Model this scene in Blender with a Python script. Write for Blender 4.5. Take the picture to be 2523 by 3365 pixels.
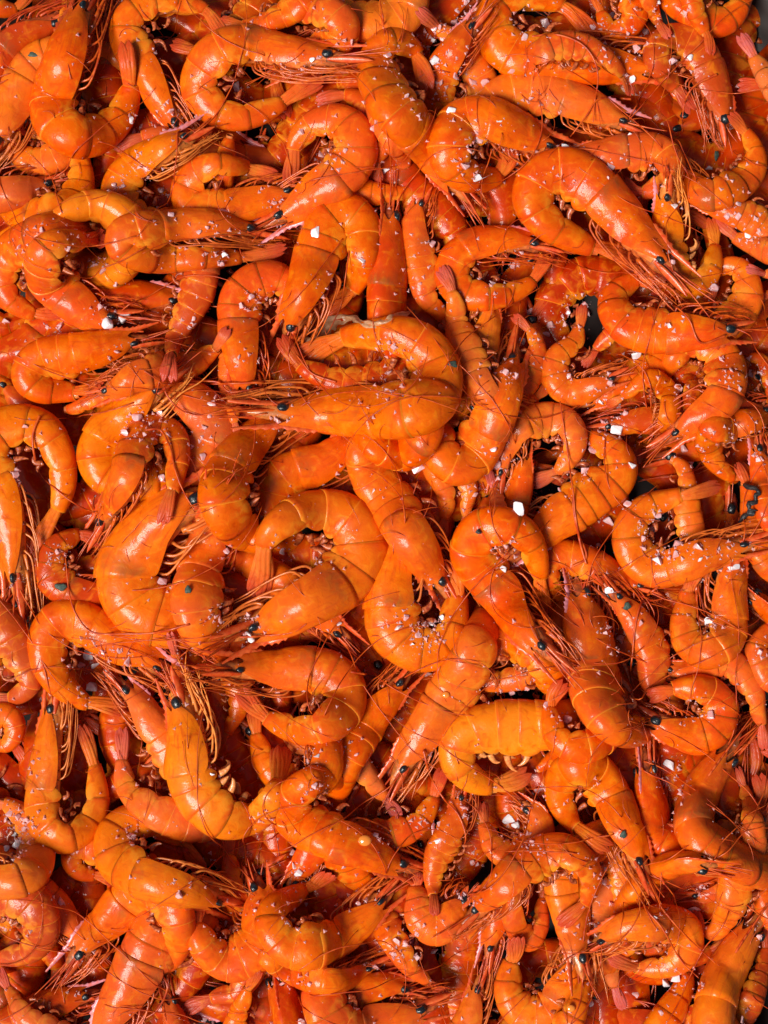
import bpy, math, random
import numpy as np

for o in list(bpy.data.objects):
    bpy.data.objects.remove(o)
C = bpy.context.scene.collection
R = math.radians

# ------------------------------------------------------------ camera, sky, sun, exposure
H = 0.75            # camera height above the pan bottom (m)
ZR = 0.035          # height of the pile's mean surface: the picture is 0.30 m wide there
PW, PH = 2523.0, 3365.0
K = 0.30 / PW       # metres per photograph pixel at ZR
cam_d = bpy.data.cameras.new('camera'); cam = bpy.data.objects.new('camera', cam_d); C.objects.link(cam)
cam.location = (0, 0, H); cam.rotation_euler = (0, 0, 0)
cam_d.sensor_fit = 'VERTICAL'; cam_d.sensor_height = 36.0
cam_d.lens = 36.0 * (H - ZR) / (PH * K)
cam_d.clip_start = 0.01; cam_d.clip_end = 50
bpy.context.scene.camera = cam

SUN_EL, SUN_AZ = 54.0, 235.0   # degrees; azimuth is the compass side the light comes from (0 = +Y, 90 = +X)
w = bpy.data.worlds.new('World'); bpy.context.scene.world = w; w.use_nodes = True
nt = w.node_tree; bg = nt.nodes['Background']
sky = nt.nodes.new('ShaderNodeTexSky'); sky.sky_type = 'NISHITA'; sky.sun_disc = False
sky.sun_elevation = R(SUN_EL); sky.sun_rotation = R(SUN_AZ)
sky.dust_density = 4.0; sky.air_density = 1.0
nt.links.new(sky.outputs[0], bg.inputs[0]); bg.inputs[1].default_value = 0.05
sl = bpy.data.lights.new('sun', 'SUN'); so = bpy.data.objects.new('sun', sl); C.objects.link(so)
sl.energy = 5.0; sl.angle = R(24); sl.color = (1.0, 0.95, 0.88)
so.rotation_euler = (R(90 - SUN_EL), 0, R(180 - SUN_AZ))
sc = bpy.context.scene
sc.view_settings.view_transform = 'Standard'; sc.view_settings.look = 'None'
sc.view_settings.exposure = -0.2; sc.view_settings.gamma = 1
sc.cycles.max_bounces = 6; sc.cycles.diffuse_bounces = 4; sc.cycles.glossy_bounces = 3; sc.cycles.transmission_bounces = 3
TRACES = """
a1|A1|250|8.2|r10|765,270 785,420 785,560 740,690 630,790 500,825 390,780 340,680 350,560 400,400 460,220 515,60|bright orange U-shaped shrimp, red tail pointing up, round black eye
a2|A1|190|6|t.2|1370,240 1240,60 1080,20 900,40 780,130 790,260 890,420 980,600 1080,760|shrimp heading down beside the U-shaped one, legs fanned, salted eye
a3|A2|220|7|r5|470,480 330,560 200,640 60,700 -80,700 -210,620 -260,500 -200,370 -80,290 60,290 220,320 400,350 560,352|ring-curled shrimp holding a bright salt cube in its hollow
a4|A2|190|5.5|t.3|60,230 120,150 230,90 380,70 530,90 590,180 520,260 400,330 250,400|arched shrimp lying just behind the salt cube ring
a5|A2|240|5.4|r40 y.5|620,-250 520,-120 520,0 620,100 770,140 930,110 1000,0 1000,-150 960,-320|smooth yellow-orange shrimp back cut by the top edge
a6|A2|240|7.3|r25 t.25|1120,540 1080,400 1010,280 900,250 810,340 830,500 900,640 1010,760 1100,870 1200,1010 1290,1130|smooth glossy shrimp hooked at the top, long shine down its back
a7|A2|260|9|r10|1600,880 1590,1000 1500,1080 1370,1070 1270,980 1260,860 1330,770 1450,740 1580,780 1720,850 1850,900|round coiled shrimp crusted with glistening salt on its belly
a8|A3|210|8|r15 t.2|200,860 60,840 -60,780 -40,640 80,560 260,560 450,610 620,680 790,740|shrimp stretched rightward behind the salt-crusted coil
a9|A3|260|10|r20|860,1590 700,1530 520,1470 380,1400 270,1290 240,1170 310,1070 430,1050 560,1110 700,1250 860,1440 1030,1600|big folded shrimp with pink tail laid beside its own head
a10|A3|190|8.3|t.3 xt|760,1110 850,1170 960,1150 1060,1080 1050,970 950,920 800,930 650,950 480,960|small ring shrimp tucked behind the big folded one
a11|A3|240|6|y.2|610,230 500,110 400,30 250,-20 80,10 0,120 40,260 160,340 300,360 450,370 620,380 780,390 950,410|plump shrimp coiled under salt grains, pale pink tail across it
a12|A3|150|6.5|t.1|830,570 760,440 680,360 560,300 420,280 300,320|slim shrimp pointing its pale tail down through whiskers
a13|A3|200|7|t.5|1200,670 1120,560 1030,440 990,330 1040,260 1160,270 1250,350 1300,480 1350,610 1385,740|deep orange hoop-shaped shrimp with salt inside the hoop
a14|A3|150|7.5|t.4|1310,330 1290,220 1230,100 1200,-40 1260,-160 1400,-220|narrow shrimp hanging down from the top edge over the hoop
a15|A3|190|6.1|r20|1500,-260 1540,-120 1470,60 1380,130 1290,120 1200,60 1120,0|rounded shrimp bend beside the bare dark pan corner
a16|A3|130|7.6|t.3|1060,230 1000,150 930,0 860,-130 700,-200|slender tail section dropping in from the top edge
a17|A3|170|7|p.8|1490,220 1560,330 1660,480 1780,600 1900,640 2000,560|rosy tail fan sticking in from the right edge near the pan
a18|A3|170|5|t.4|1480,530 1560,520 1680,540 1760,650|salted shrimp stump with yellow legs at the right edge
a19|A3|170|7|t.4|1420,690 1490,770 1560,860 1575,980 1520,1090 1420,1150 1310,1180 1190,1120 1080,1010|C-shaped shrimp with grooved belly beside the right edge
a20|A3|190|9.5|y.9 r-10|1310,1330 1330,1480 1320,1600 1240,1710 1140,1690 1070,1590 1060,1450 1060,1300 1045,1150|pale yellow shrimp standing head up with spread legs
a21|A3|170|7|t.4|1350,1330 1450,1430 1560,1480 1700,1520 1850,1500|straight shrimp running out under the salt at the right edge
a22|A3|150|6|t.4 xt|1720,1450 1560,1330 1400,1260 1230,1200|head half buried under salt grains, right of pale yellow shrimp
b1|B3|180|8|r20|1300,330 1330,200 1420,130 1510,190 1530,320 1480,430 1400,500|glossy humped shrimp with two white shines, right of pale yellow one
b2|B3|120|8.5|p.7|1530,150 1620,180 1750,180 1850,120|pink tail lying flat against the right edge
b3|B3|130|7|t.3|1560,380 1640,320 1750,300 1850,330|shell bend peeping at the right edge under the pink tail
b4|B3|220|9.8|r20|1050,190 930,225 850,225 760,280 725,370 770,460 870,520 1000,535 1150,535 1290,530 1420,525|glossy hook-shaped shrimp facing right with rounded dark eye
b5|B3|210|8|r15 t.3 xt|1080,700 1180,620 1300,620 1370,690 1400,800 1380,920 1290,1010 1180,1080 1090,1150|shrimp hanging below the hook-shaped one, spiky snout to lower left
b6|B3|160|8|y.2 t.1|540,380 520,500 480,610 400,680 370,780 420,870 520,890 620,850 715,815|small pale shrimp coiled like a J, eye beside a salt grain
b7|B3|140|6|t.6|540,740 620,640 700,560 800,500 920,450|dark red tail section under the hook-shaped shrimp
b8|B3|150|7|t.2 xt|960,560 1000,660 960,740 880,770 790,830 690,900 575,960|slim shrimp slanting down left under a cluster of white salt
b9|B3|120|7.5|y.2 t.2|690,980 790,920 870,860 950,820 1020,870 1060,960 1040,1060|small humped tail arched like a finger among whiskers
b10|B3|150|6.8|t.6 xt|1200,900 1180,980 1100,1040 980,1060 850,1070 680,1110|red bristly head above a patch of large white salt
b11|B3|150|8|t.3|1470,1340 1520,1400 1430,1410 1340,1320 1300,1200 1340,1130 1440,1110 1560,1080|small smooth shrimp curled next to the black charred string
b12|B3|150|8.5|t.3 xt|1860,1650 1760,1720 1680,1650 1650,1500 1620,1350 1600,1235|upright head with large black eye against the right edge
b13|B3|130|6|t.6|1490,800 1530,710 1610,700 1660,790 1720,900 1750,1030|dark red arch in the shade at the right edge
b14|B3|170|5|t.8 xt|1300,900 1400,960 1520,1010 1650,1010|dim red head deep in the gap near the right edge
b15|B3|140|7|t.3 nf|960,1260 1050,1300 1140,1350 1165,1470 1170,1600 1190,1740 1210,1900 1230,2050|knobbly shrimp body crossed by the pink tail above it
c1|C3|210|10|r10|1350,-10 1210,30 1080,65 950,110 850,200 825,320 880,430 990,490 1130,460 1290,400 1430,370 1520,350|open C-shaped shrimp sprinkled with salt, striped pink tail
c2|C3|210|9|r10|1260,460 1185,570 1165,700 1150,830 1190,940 1290,990 1380,930 1410,800 1410,660 1430,500 1460,400|glossy U-shaped shrimp cupping a white salt lump
c3|C3|150|8|p.3|1640,1580 1610,1400 1570,1250 1500,1130 1400,1060 1270,1090 1170,1130 1050,1100|shrimp tail trailing to the lower right below the glossy U
c4|C3|180|7|t.5|1800,760 1660,860 1590,980 1650,1120 1780,1180|deep red curl cut off by the right edge below middle
c5|C3|170|8|t.2|1480,-140 1530,0 1570,150 1600,300 1650,430 1750,520 1880,520|smooth back curving down the right edge beside the charred string
c6|C3|160|7|t.5 r80 xt|1850,900 1760,820 1660,740 1565,660|bristly head with two black eyes near the right edge
c7|C3|290|10.5|r40 y.2 n|1040,1380 960,1470 850,1500 740,1460 660,1370 610,1250 580,1100 570,950 540,800 515,640|large upright shrimp with pink saw-toothed snout and banded back
c8|C3|215|10.6|r10 n|940,1270 1050,1230 1180,1215 1300,1250 1355,1350 1310,1460 1200,1490 1090,1460 970,1410|ring-curled shrimp facing left, touching the large upright one
c9|C3|200|10.05|r10|420,1180 350,1270 340,1400 390,1520 500,1570 600,1540 680,1450 720,1320|glossy curled shrimp squeezed left of the large upright one
c10|D3|110|10.0|t.2 nf|215,200 280,110 370,40 460,-20 560,-40|stubby smooth tail nub beside the pale coiled shrimp
c11|C3|170|8|t.3 r30 xt|1100,1320 1020,1260 960,1170 965,1050 925,920 860,810 790,710 720,640|shrimp with ridged shiny back and greenish eye, head to upper left
c12|C3|170|7.5|t.2 xt|350,600 330,480 400,420 520,440 650,510 770,570 890,600|shrimp pointing right, eye under the open C-shaped one
c13|C3|240|10.2|r15|285,790 280,640 275,500 235,370 150,270 20,240 -90,290 -130,390 -70,500 30,610 130,770 215,880 300,975|hook-shaped shrimp with a black dot on its back, striped tail down
c14|B3|240|8.5|r20|400,1180 520,1170 640,1200 740,1280 750,1390 660,1480 540,1560 420,1640 290,1740 170,1830|broad folded shrimp with one big salt grain on its bend
c15|B3|180|8.8|r5|225,1450 330,1410 420,1350 480,1240 460,1120 350,1070 220,1090 120,1150 70,1260 40,1400|ring shrimp with pink salt chunk in the middle of its loop
c16|B3|150|9|r40 xt|-60,1790 30,1720 110,1640 150,1520 170,1400 180,1290|upward facing head with black eye inside the salty ring
c17|B3|140|7.5|t.3|120,440 200,510 260,600 250,720 200,830 120,900 20,960|upright brown-orange shrimp back below the knotted legs
c18|B3|150|7|t.2|330,830 300,900 210,960 110,1030 0,1060 -100,1040|shrimp body with a thin white shine, crossed by long whiskers
d1|B2|240|9|r15 xt|1180,1180 1210,1290 1310,1340 1400,1260 1470,1130 1530,990 1580,850 1630,700|glossy shrimp slanting upward right of the biggest shrimp
d2|B2|170|8|y.4|1130,1120 1220,1090 1310,1000 1370,880 1410,760 1440,640 1470,500 1490,380|slender peach shrimp wrapped round the biggest one's right side
d3|B2|285|12|r25 y.2|330,715 440,640 570,580 720,548 880,548 1030,590 1140,700 1175,840 1110,965 950,1015 760,1020 560,1018 380,1015 200,1020|biggest shrimp in the centre, black fleck on its back, torn skin
d4|B2|250|10.5|r15 y.3|480,410 590,345 675,260 715,140 725,0 700,-110 620,-170 530,-120 480,0 440,130 390,260 340,380 290,500|shrimp bent double with a square white salt flake on its back
d5|B2|230|9|r55 t.2 xt|1050,740 960,640 880,540 860,420 865,280 880,120 885,-30 880,-170|shrimp facing straight up with pink snout, above the biggest one
d6|B2|160|8|t.3 xt|1290,560 1200,440 1110,320 1080,180 1060,60 1040,-100 1080,-240|smooth shrimp back beside the raised red tail
d7|B2|170|9.5|p.4 fan1.2|1200,150 1260,280 1290,420 1310,540 1350,650 1400,780|raised red tail fan above the slender peach shrimp
d8|B3|190|9.1|r5|340,50 290,140 220,240 110,300 -40,320 -190,290 -250,180 -200,70 -80,10 60,-10 250,10|horseshoe shrimp lying below the salt-crusted coil
e1|A2|230|9.5|r15|290,1120 300,980 320,860 400,770 520,740 630,780 680,880 650,990 560,1080 440,1160 330,1240 210,1320|question-mark shrimp with shiny banded elbow, head to lower left
e2|A1|200|8.5|r5|1680,1080 1540,1030 1400,1000 1280,1010 1180,1080 1140,1190 1220,1260 1360,1260 1500,1230 1640,1190 1760,1160|open ring shrimp left of the question-mark one
e3|A1|200|7|y.3 xt|1000,1330 900,1330 780,1270 730,1150 800,1040 920,960 1040,890 1130,840|salt-dusted shrimp slanting between two coiled ones
e4|A1|240|7.5|y.8 r50|180,1440 300,1350 430,1270 580,1240 720,1300 800,1400 780,1520|yellow shrimp back with cracked pale shell flakes
e5|A1|190|6.6|y.5 nf|470,700 480,850 485,1000 480,1130 420,1250 300,1300|blocky peach shrimp section below the U-shaped one
e6|A1|220|6.5|y.6 xt r30|330,350 230,400 150,500 110,620 60,740 -20,860|wrinkled yellow shrimp back at the upper left edge
e7|A1|200|5|t.5 r-20 xt|-200,460 -100,420 0,330 100,230 230,170 350,120|belly-up shrimp with a comb of thin legs, top left corner
e8|A1|170|5|t.5|200,-60 120,40 40,60 -60,20 -150,-60|dark shrimp with a lone pink salt grain in the top left corner
e9|A1|120|6.2|t.1|430,-150 420,-20 410,90 400,200|orange strip beside the topmost black eye
e10|A1|90|7|p1|90,805 220,815 340,830 450,850 560,900|magenta tail spike poking out left of the U-shaped shrimp
e11|A1|150|5.2|p.3|-20,640 20,740 60,850 140,950 250,980 360,940|salmon curl under the magenta tail spike
e12|A1|200|6.7|t.7 xt|-250,1150 -120,1180 20,1170 150,1140 300,1110|deep red bristly head pointing right from the left edge
e13|A1|150|6.2|y.4|-150,1500 0,1450 130,1400 260,1370 380,1350|peach shrimp body lying flat beneath the deep red head
e14|B1|200|8|r5|390,410 290,430 160,410 60,330 20,200 60,80 150,0 270,-60|C-shaped shrimp at the left edge with salmon tail stub
e15|B1|225|9|r15 t.1 n|660,-30 560,-20 450,-20 340,10 270,90 290,200 380,290 480,370 590,440 690,450|arched shrimp whose eye is hidden by big salt flakes
e16|A1|190|9.2|r10 t.1|1720,1500 1560,1550 1380,1560 1180,1560 980,1555 800,1520 730,1450 830,1400 1000,1390 1180,1370 1360,1370 1520,1390|hairpin-folded shrimp lying level, dark red tail to the right
f1|B1|170|8.6|t.8 fan1.7|1010,830 1040,650 1090,500 1160,380 1210,250 1230,120 1180,0 1060,-60|red shrimp tail with opened fan blades hanging down
f2|B1|220|8|t.2 r15 xt|1800,420 1780,300 1680,220 1550,240 1460,340 1450,480 1460,620 1480,760 1500,880|salt-speckled shrimp arching beside the opened fan tail
f3|B1|120|7.5|p.3|1440,1190 1420,1080 1400,960 1390,850 1400,700|pointed shrimp tail under the biggest one's whiskers
f4|B1|220|8.8|r35|640,860 500,900 360,900 230,870 180,780 260,700 400,680 560,650 700,620 820,590|fat ribbed shrimp with round shiny knuckle, below the salt flakes
f5|B1|170|8|t.3|1380,520 1320,620 1220,700 1100,750 960,770 830,800 740,850 650,890|long shrimp stretched left, oval eye over the yellow body
f6|B1|130|7.9|t.1 nf|290,1000 400,1010 520,970 620,920 720,880|tapered orange tail piece under the long stretched shrimp
f7|B1|250|7.5|y.7 r25 xt|900,1440 780,1430 660,1380 610,1290 650,1180 750,1070 860,960 960,860|smooth yellow-orange shrimp with a split salt flake on its back
f8|B1|190|9.6|r-5 t.1|980,1690 1020,1560 1060,1430 1070,1290 1030,1170 930,1130 850,1190 810,1310 770,1430 700,1560 620,1690|arch-shaped shrimp with magenta tail tip, both ends down
f9|B1|280|6.5|p.3 t.2 xt|1080,1450 1180,1330 1280,1210 1270,1080 1160,980 1040,930 930,930|dull brown-orange shrimp with lilac salt clump
f10|B1|240|9.5|y.5 r5|200,1875 270,1740 340,1620 390,1480 370,1330 310,1200 210,1110 80,1110 -40,1190 -60,1330 10,1470 50,1620 70,1780 90,1920 100,2040|pale big hoop shrimp on the left edge, tail fan and legs down
g1|C1|190|7.5|t.5 r10 n|600,330 500,290 390,330 320,430 330,540 430,620 560,640 680,620|red-orange curl marked with one dark green fleck
g2|C1|345|9.4|r10 y.5 xt|1000,775 885,735 805,620 800,480 870,345 960,230 1080,140 1200,70|wide pale-banded shrimp with lilac patch, head up right
g3|C1|240|9.5|r25 t.1 xt|1500,960 1380,930 1250,890 1190,780 1190,640 1220,500 1260,360 1290,220 1310,100|shrimp with grey-brown shoulder and a small black speck
g4|B1|240|9.8|r10 y.3 xt|1700,1700 1600,1780 1480,1740 1380,1650 1350,1520 1400,1370 1500,1240 1610,1140 1710,1060|crescent shrimp with hairy belly, tucked under the shiny coil
g5|C2|290|11.5|r15|80,640 110,500 120,370 180,250 310,170 460,150 610,190 700,300 690,440 600,550 470,640 320,720 160,800 20,870|large shiny coiled shrimp with pink tail and curled red swimmerets
g6|C2|240|11|r10|-10,1210 70,1330 180,1420 330,1470 480,1450 590,1350 600,1220 530,1140 390,1110 230,1110 80,1105 -80,1095|shiny D-shaped shrimp facing left with two black eyes
g7|D1|260|10.8|r-5 y.7|1700,0 1690,120 1660,260 1580,370 1460,410 1330,380 1220,280 1165,130 1150,-30 1140,-160 1090,-300|yellow U-shaped shrimp showing frilly pale swimmerets
g8|D1|190|9.5|p.5|745,-130 745,20 750,170 810,270 920,350 1060,420 1200,440 1320,400 1330,300 1250,150|shrimp with upright magenta tail, left of the frilly yellow one
g9|C1|190|9.3|t.3 xt|1150,1900 1120,1780 1060,1650 990,1530 900,1410 830,1310 760,1220|dusky shrimp with violet snout slanting behind the frilly yellow one
g10|C1|230|9|r20|760,1350 620,1320 480,1290 370,1200 300,1080 290,940 350,830 470,810 600,880 720,960 850,1010 980,1090|broad coil with three white salt lumps in its hollow
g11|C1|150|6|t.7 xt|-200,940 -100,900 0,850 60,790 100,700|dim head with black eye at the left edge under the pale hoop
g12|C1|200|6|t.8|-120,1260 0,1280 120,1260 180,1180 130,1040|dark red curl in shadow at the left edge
g13|C1|130|8|t.1|-160,1640 -60,1570 40,1560 90,1470 50,1390 -50,1390 -150,1420|small orange ring half cut by the left edge
h1|D1|200|8.5|y.3 p.3|-120,360 0,320 110,370 190,480 220,610 180,730 70,780 -60,770 -200,740|salmon coil heaped with lilac salt at the lower left edge
h2|D1|200|9.7|r-5 y.5|500,-140 550,20 585,180 580,330 520,450 400,520 290,460 270,330 280,180 300,20 320,-130 330,-260|dull ochre U-shaped shrimp with both ends up
h3|D1|230|9|r10 y.5|1230,740 1160,610 1070,510 950,450 820,430 720,490 700,600 770,700 900,770 1040,810 1180,850 1310,900|yellow round-backed shrimp with hairy hollow, facing right
h4|D1|230|8.8|r25 xt|1080,1060 1040,930 960,850 860,850 760,930 660,1030 560,1130 470,1230|shrimp with long pointed snout aimed at the lower left
h5|D1|180|8|y.2 xt|60,700 150,780 230,860 330,960 440,1080 520,1160|shrimp front sloping down under the salmon salted coil
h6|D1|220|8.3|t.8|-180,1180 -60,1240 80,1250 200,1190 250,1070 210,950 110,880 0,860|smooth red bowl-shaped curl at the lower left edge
h7|D1|170|7.5|t.5|720,800 600,760 490,740 440,660 480,590 580,600|small crinkled orange shrimp under the ochre U
h8|D1|150|6|p.5 t.4|-20,1330 50,1440 120,1550 200,1640 330,1700|dull pinkish tail beside the grey pan in the bottom left corner
h9|D1|170|5.5|t.7 xt|0,1680 130,1620 260,1560 400,1520 540,1480|brownish shaded shrimp with dark eye on the pan bottom
h10|D1|280|8.4|r15 y.2 xt|1180,1050 1120,980 1010,1030 930,1160 860,1300 780,1440 700,1590 640,1720|shrimp with purple toothed snout pointing to the bottom edge
h11|D1|250|8.6|r20 n|1200,900 1180,1040 1240,1180 1370,1260 1510,1220 1590,1100 1580,950 1560,820|bright orange basket-shaped curl with one salt grain inside
i1|D2|220|9.6|r15 y.1|540,740 430,800 300,880 190,960 185,1080 280,1180 420,1190 560,1120 700,1020 840,900|thick hooked shrimp facing up right, eye beneath an oval salt flake
i2|D2|180|9.2|r25 xt|600,640 520,560 430,600 370,690 300,800|narrow head with black eye touching two white salt cubes
i3|D2|230|10|r25 xt|420,180 330,250 290,350 350,450 470,500 620,560 780,620 950,690|long-headed shrimp with one leg stretched out above it
i4|D2|170|9.7|p.9|950,410 850,280 740,150 640,50 540,0 430,-40|tightly closed mauve-pink tail slanting to the lower right
i5|C2|200|9.9|f r20 y.1 xt|560,1800 600,1680 680,1540 770,1400 860,1290 955,1185|peach head slanting up right with clear black eye
i6|C2|240|9.6|f r20 y.3 xt|1420,950 1370,1060 1300,1180 1220,1300 1130,1440 1040,1570 955,1700|long shrimp slanting down left with a water drop on its back
i7|C2|280|10.3|r10|1230,460 1290,600 1285,740 1260,870 1160,960 1030,960 930,870 900,730 900,580 930,430 960,280|smooth teardrop-shaped shrimp with salt dotted along its curve
i8|C2|240|11.2|r20 xt|900,-330 790,-330 720,-230 760,-90 850,50 950,190 1040,340 1130,470 1200,590|shrimp slanting down right whose black eye overlies the teardrop one
i9|B2|220|11.4|r40 n|600,1080 700,1160 820,1240 950,1260 1060,1190 1100,1060 1050,960|rounded shrimp bulge directly beneath the biggest one
i10|B2|230|9.7|r20 t.1 xt|200,1650 190,1530 250,1420 370,1370 500,1320 620,1240 700,1160|shrimp with wide pink shine, wedged above the large shiny coil
i11|B2|150|8.6|y.1 p.2|1200,1800 1220,1650 1230,1520 1190,1400 1140,1280 1100,1150|ridged tail hanging straight down right of the rounded bulge
i12|B2|120|8.4|p.3|1330,1760 1350,1600 1360,1480 1300,1380|stringy tail with salt bits next to the ridged one
i13|B2|130|9.2|p.8|1480,1370 1520,1500 1550,1610 1560,1720 1600,1850|small pink fan pointing up above the black-dotted shrimp
i14|C2|190|9.3|y.1 xt|1850,1120 1800,1030 1700,960 1560,950 1430,980 1300,1030|brown-tinged head lying left with a wet streak of shine
i15|C2|190|9.1|r10|1330,1350 1380,1240 1480,1190 1620,1160 1760,1100 1850,1000|orange body between the brown-tinged head and the pale coil
i16|C2|270|9.9|y.9 r15|1720,1730 1630,1790 1500,1810 1370,1770 1300,1660 1320,1540 1420,1470 1560,1450 1720,1450 1880,1440|pale golden coil with a square-ended shell and brown curl inside
j1|D3|170|8.6|t.3 r30 n|-80,320 -60,450 0,580 110,640 230,580 280,470 250,380 200,340|brown-orange U below the pale golden coil, two white salt slivers
j2|D3|215|10.4|r15|690,590 570,520 460,420 400,300 410,180 500,110 610,140 690,260 760,420 830,570 895,700|looped shrimp crossing down right with a grey spot on its shell
j3|D3|200|10.7|r-10 y.2|400,1050 480,980 560,900 580,780 520,670 410,620 290,640 180,720 80,810 -20,900 -120,985|banded arch shrimp with frayed yellow legs on the left
j4|D3|230|10.2|r30 y.4 xt|600,560 520,620 440,720 440,860 470,1010 500,1150 520,1280|yellow-orange head hanging straight down under the banded arch
j5|D3|130|9.6|t.1|300,780 290,920 270,1060 210,1150 140,1060 120,930 150,820|narrow cup-shaped shrimp full of thin legs under the banded arch
j6|D3|220|9.8|y.3 n|130,1120 120,1230 90,1350 100,1480 200,1580 330,1570 410,1450 470,1330 520,1230|wide open curl at the bottom with a mop of red hairs
j7|D3|170|9.9|t.1 r30|570,1250 565,1350 530,1480 480,1600 420,1720|shrimp back with long shine and drops leaning to the bottom edge
j8|D3|160|9.7|p.9|780,1560 730,1430 690,1310 650,1200 640,1100|closed rose-red tail pointing down near the bottom edge
j9|D3|190|10.3|r10|700,1250 830,1300 960,1320 1090,1280 1160,1190 1140,1080 1040,1050 910,1060 790,1080 660,1140|ring shrimp facing left above a large white salt slab
j10|D3|150|10.1|t.2|1180,820 1080,900 1000,980 900,1050 800,1130|red-orange tail raised to the upper right behind the slab ring
j11|D3|220|9.9|r40 nf|1160,1150 1170,1280 1150,1420 1090,1550 1010,1680 950,1800|upright shrimp back with a vertical white shine by the slab
j12|D3|280|10|r70 y.1 xt|1420,1780 1330,1680 1340,1540 1380,1400 1440,1280 1510,1160 1570,1070|broad banded shrimp seen from above, round blue-black eye top right
j13|D3|180|9.2|f t.1|1200,980 1260,1090 1350,1090 1420,970 1460,830 1500,680 1560,540 1620,420|long shrimp rising to the right edge, salmon toothed snout
j14|D3|180|9.9|r60 xt|870,840 930,770 1030,710 1150,680 1280,690|bristly head facing right with a tangle of feelers
j15|D3|120|8.5|t.6 xt|1500,760 1420,820 1320,860 1210,870|small dark head in the gap beneath the tangle of feelers
j16|D3|270|9.6|r70 t.1 xt|1400,640 1300,580 1210,480 1220,350 1270,220 1340,110 1405,20|stout shrimp seen from above, two black eyes toward upper right
j17|D3|190|9|t.4|1600,150 1620,260 1580,380 1500,470 1400,510 1300,530|red-orange bend running along the lower right edge
j18|D3|130|9.4|p.3|1470,110 1510,220 1540,320 1560,420|short pink-orange tail between the stout one and right edge
j19|D3|220|9.3|r60 xt|1060,560 960,500 955,380 935,250 920,100|shrimp facing up with frayed legs, eye below the large upright one
j20|D3|150|9.5|y.2 n|620,1080 690,1000 760,900 780,780 740,670 650,600 560,570|slim arched shrimp, red tail tip meeting the banded arch
j21|D3|170|9|t.2|1700,580 1640,700 1630,850 1680,980 1760,1050|orange bulge cut by the right edge, lower down
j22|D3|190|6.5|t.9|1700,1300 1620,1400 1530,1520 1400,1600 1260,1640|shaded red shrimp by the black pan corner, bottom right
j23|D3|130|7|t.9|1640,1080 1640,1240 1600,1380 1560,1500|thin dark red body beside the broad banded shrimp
k1|D2|160|9|t.1 xt|180,1270 300,1330 430,1370 560,1390 660,1350 770,1310|smooth flat-lying shrimp under the thick hooked one
k2|D2|170|8.5|t.2 xt|500,1560 640,1500 760,1450 880,1430 990,1445|straw-whiskered head near the bottom, eye wrinkled
k3|D2|230|8.8|r20 xt|480,1500 520,1620 640,1690 800,1640 950,1600 1090,1560|orange curl along the bottom edge facing right
k4|D2|150|9|p.2|1230,1480 1130,1410 1030,1330 960,1230 900,1130|orange body ending in pinkish tail, low centre
k5|D2|150|9.5|t.5|1160,1000 1150,880 1150,760 1180,640 1240,520 1300,400 1320,280|red tail hanging over a peach bulge
k6|D2|210|9|y.1 p.2 n|1040,740 1050,880 1100,1020 1190,1050 1260,980 1330,900|peach rounded bulge behind the hanging red tail
k7|D2|190|8.8|y.2|1200,120 1160,260 1110,380 1020,460 900,500|orange body right of the mauve-pink tail
k8|D2|170|9.5|t.2 xt|1600,820 1560,950 1520,1080 1490,1200|shrimp head down with bristly legs beside the banded arch's snout
k9|D2|160|8.5|t.3 xt|1330,1720 1380,1600 1420,1430|fuzzy head with shrivelled black eye near the bottom edge
k10|D2|250|8.7|r80 t.3 xt|290,1850 280,1750 270,1620 240,1500 215,1380|shrimp seen from above at the bottom edge, striped rosy shell
k11|D1|140|8.8|y.2|1560,1330 1500,1450 1450,1580 1420,1700|glossy pincer-like tail at the bottom edge left of striped shell
k12|D1|170|8.6|t.5 r60 xt|1100,1850 1080,1750 1060,1640 1020,1510|red head facing up with long spikes, bottom left centre
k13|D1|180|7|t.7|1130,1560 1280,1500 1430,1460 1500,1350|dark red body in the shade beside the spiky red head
k14|D1|170|8.3|t.3|1380,480 1390,640 1400,760 1420,880|upright reddish shrimp half covered by thin curled legs
k15|C2|190|9.8|r25 xt|200,560 330,660 450,760 590,880|head under the large shiny coil, black eye with salt grain above
k16|D2|190|9.9|y.1|60,-250 80,-100 130,60 230,160 370,200 480,120 500,-20 480,-140|rounded curl below the shiny D-shaped shrimp
k17|C1|130|10.5|t.3|1320,1590 1380,1480 1430,1380 1450,1270 1420,1160|short red-tipped tail hanging under the D-shaped shrimp's eyes
k18|C1|130|9.9|p.5|1030,880 1060,1000 1090,1100 1100,1220|narrow frosted shell strip above the frilly yellow shrimp's eye
k19|A2|140|9|t.2|1150,1130 1000,1160 870,1180 740,1170 640,1180|level reddish shrimp above the bent-double one
k20|A2|170|7|t.2|1050,1150 1000,1060 960,950 900,830|shrimp end with a salt sliver, left of the dark gap
k21|A2|140|6.8|t.3|820,1100 810,980 860,880 900,780|shrimp end behind the salt sliver, darker side
k22|A2|190|6|t.5|450,620 580,580 700,600 760,700 790,820|shaded orange body behind the question-mark shrimp
k23|A2|180|6.5|t.3 xt|1180,520 1230,400 1320,260 1400,150|salted shrimp head leaning right of the glossy hooked one
k24|A2|170|6|p.3|1050,60 1150,150 1260,230 1340,330|shrimp almost hidden under pink salt near the top
k25|A3|160|6.2|t.3|600,-60 650,80 700,180 820,150 850,30|orange loop with white salt at the top edge
k26|A1|180|5|t.5|1050,260 1150,300 1260,320 1350,260|smooth dark orange body behind the salt cube ring
k27|A1|140|6|t.3|1340,130 1450,150 1560,150 1650,120|short smooth body near the top, left of the arched one
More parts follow.
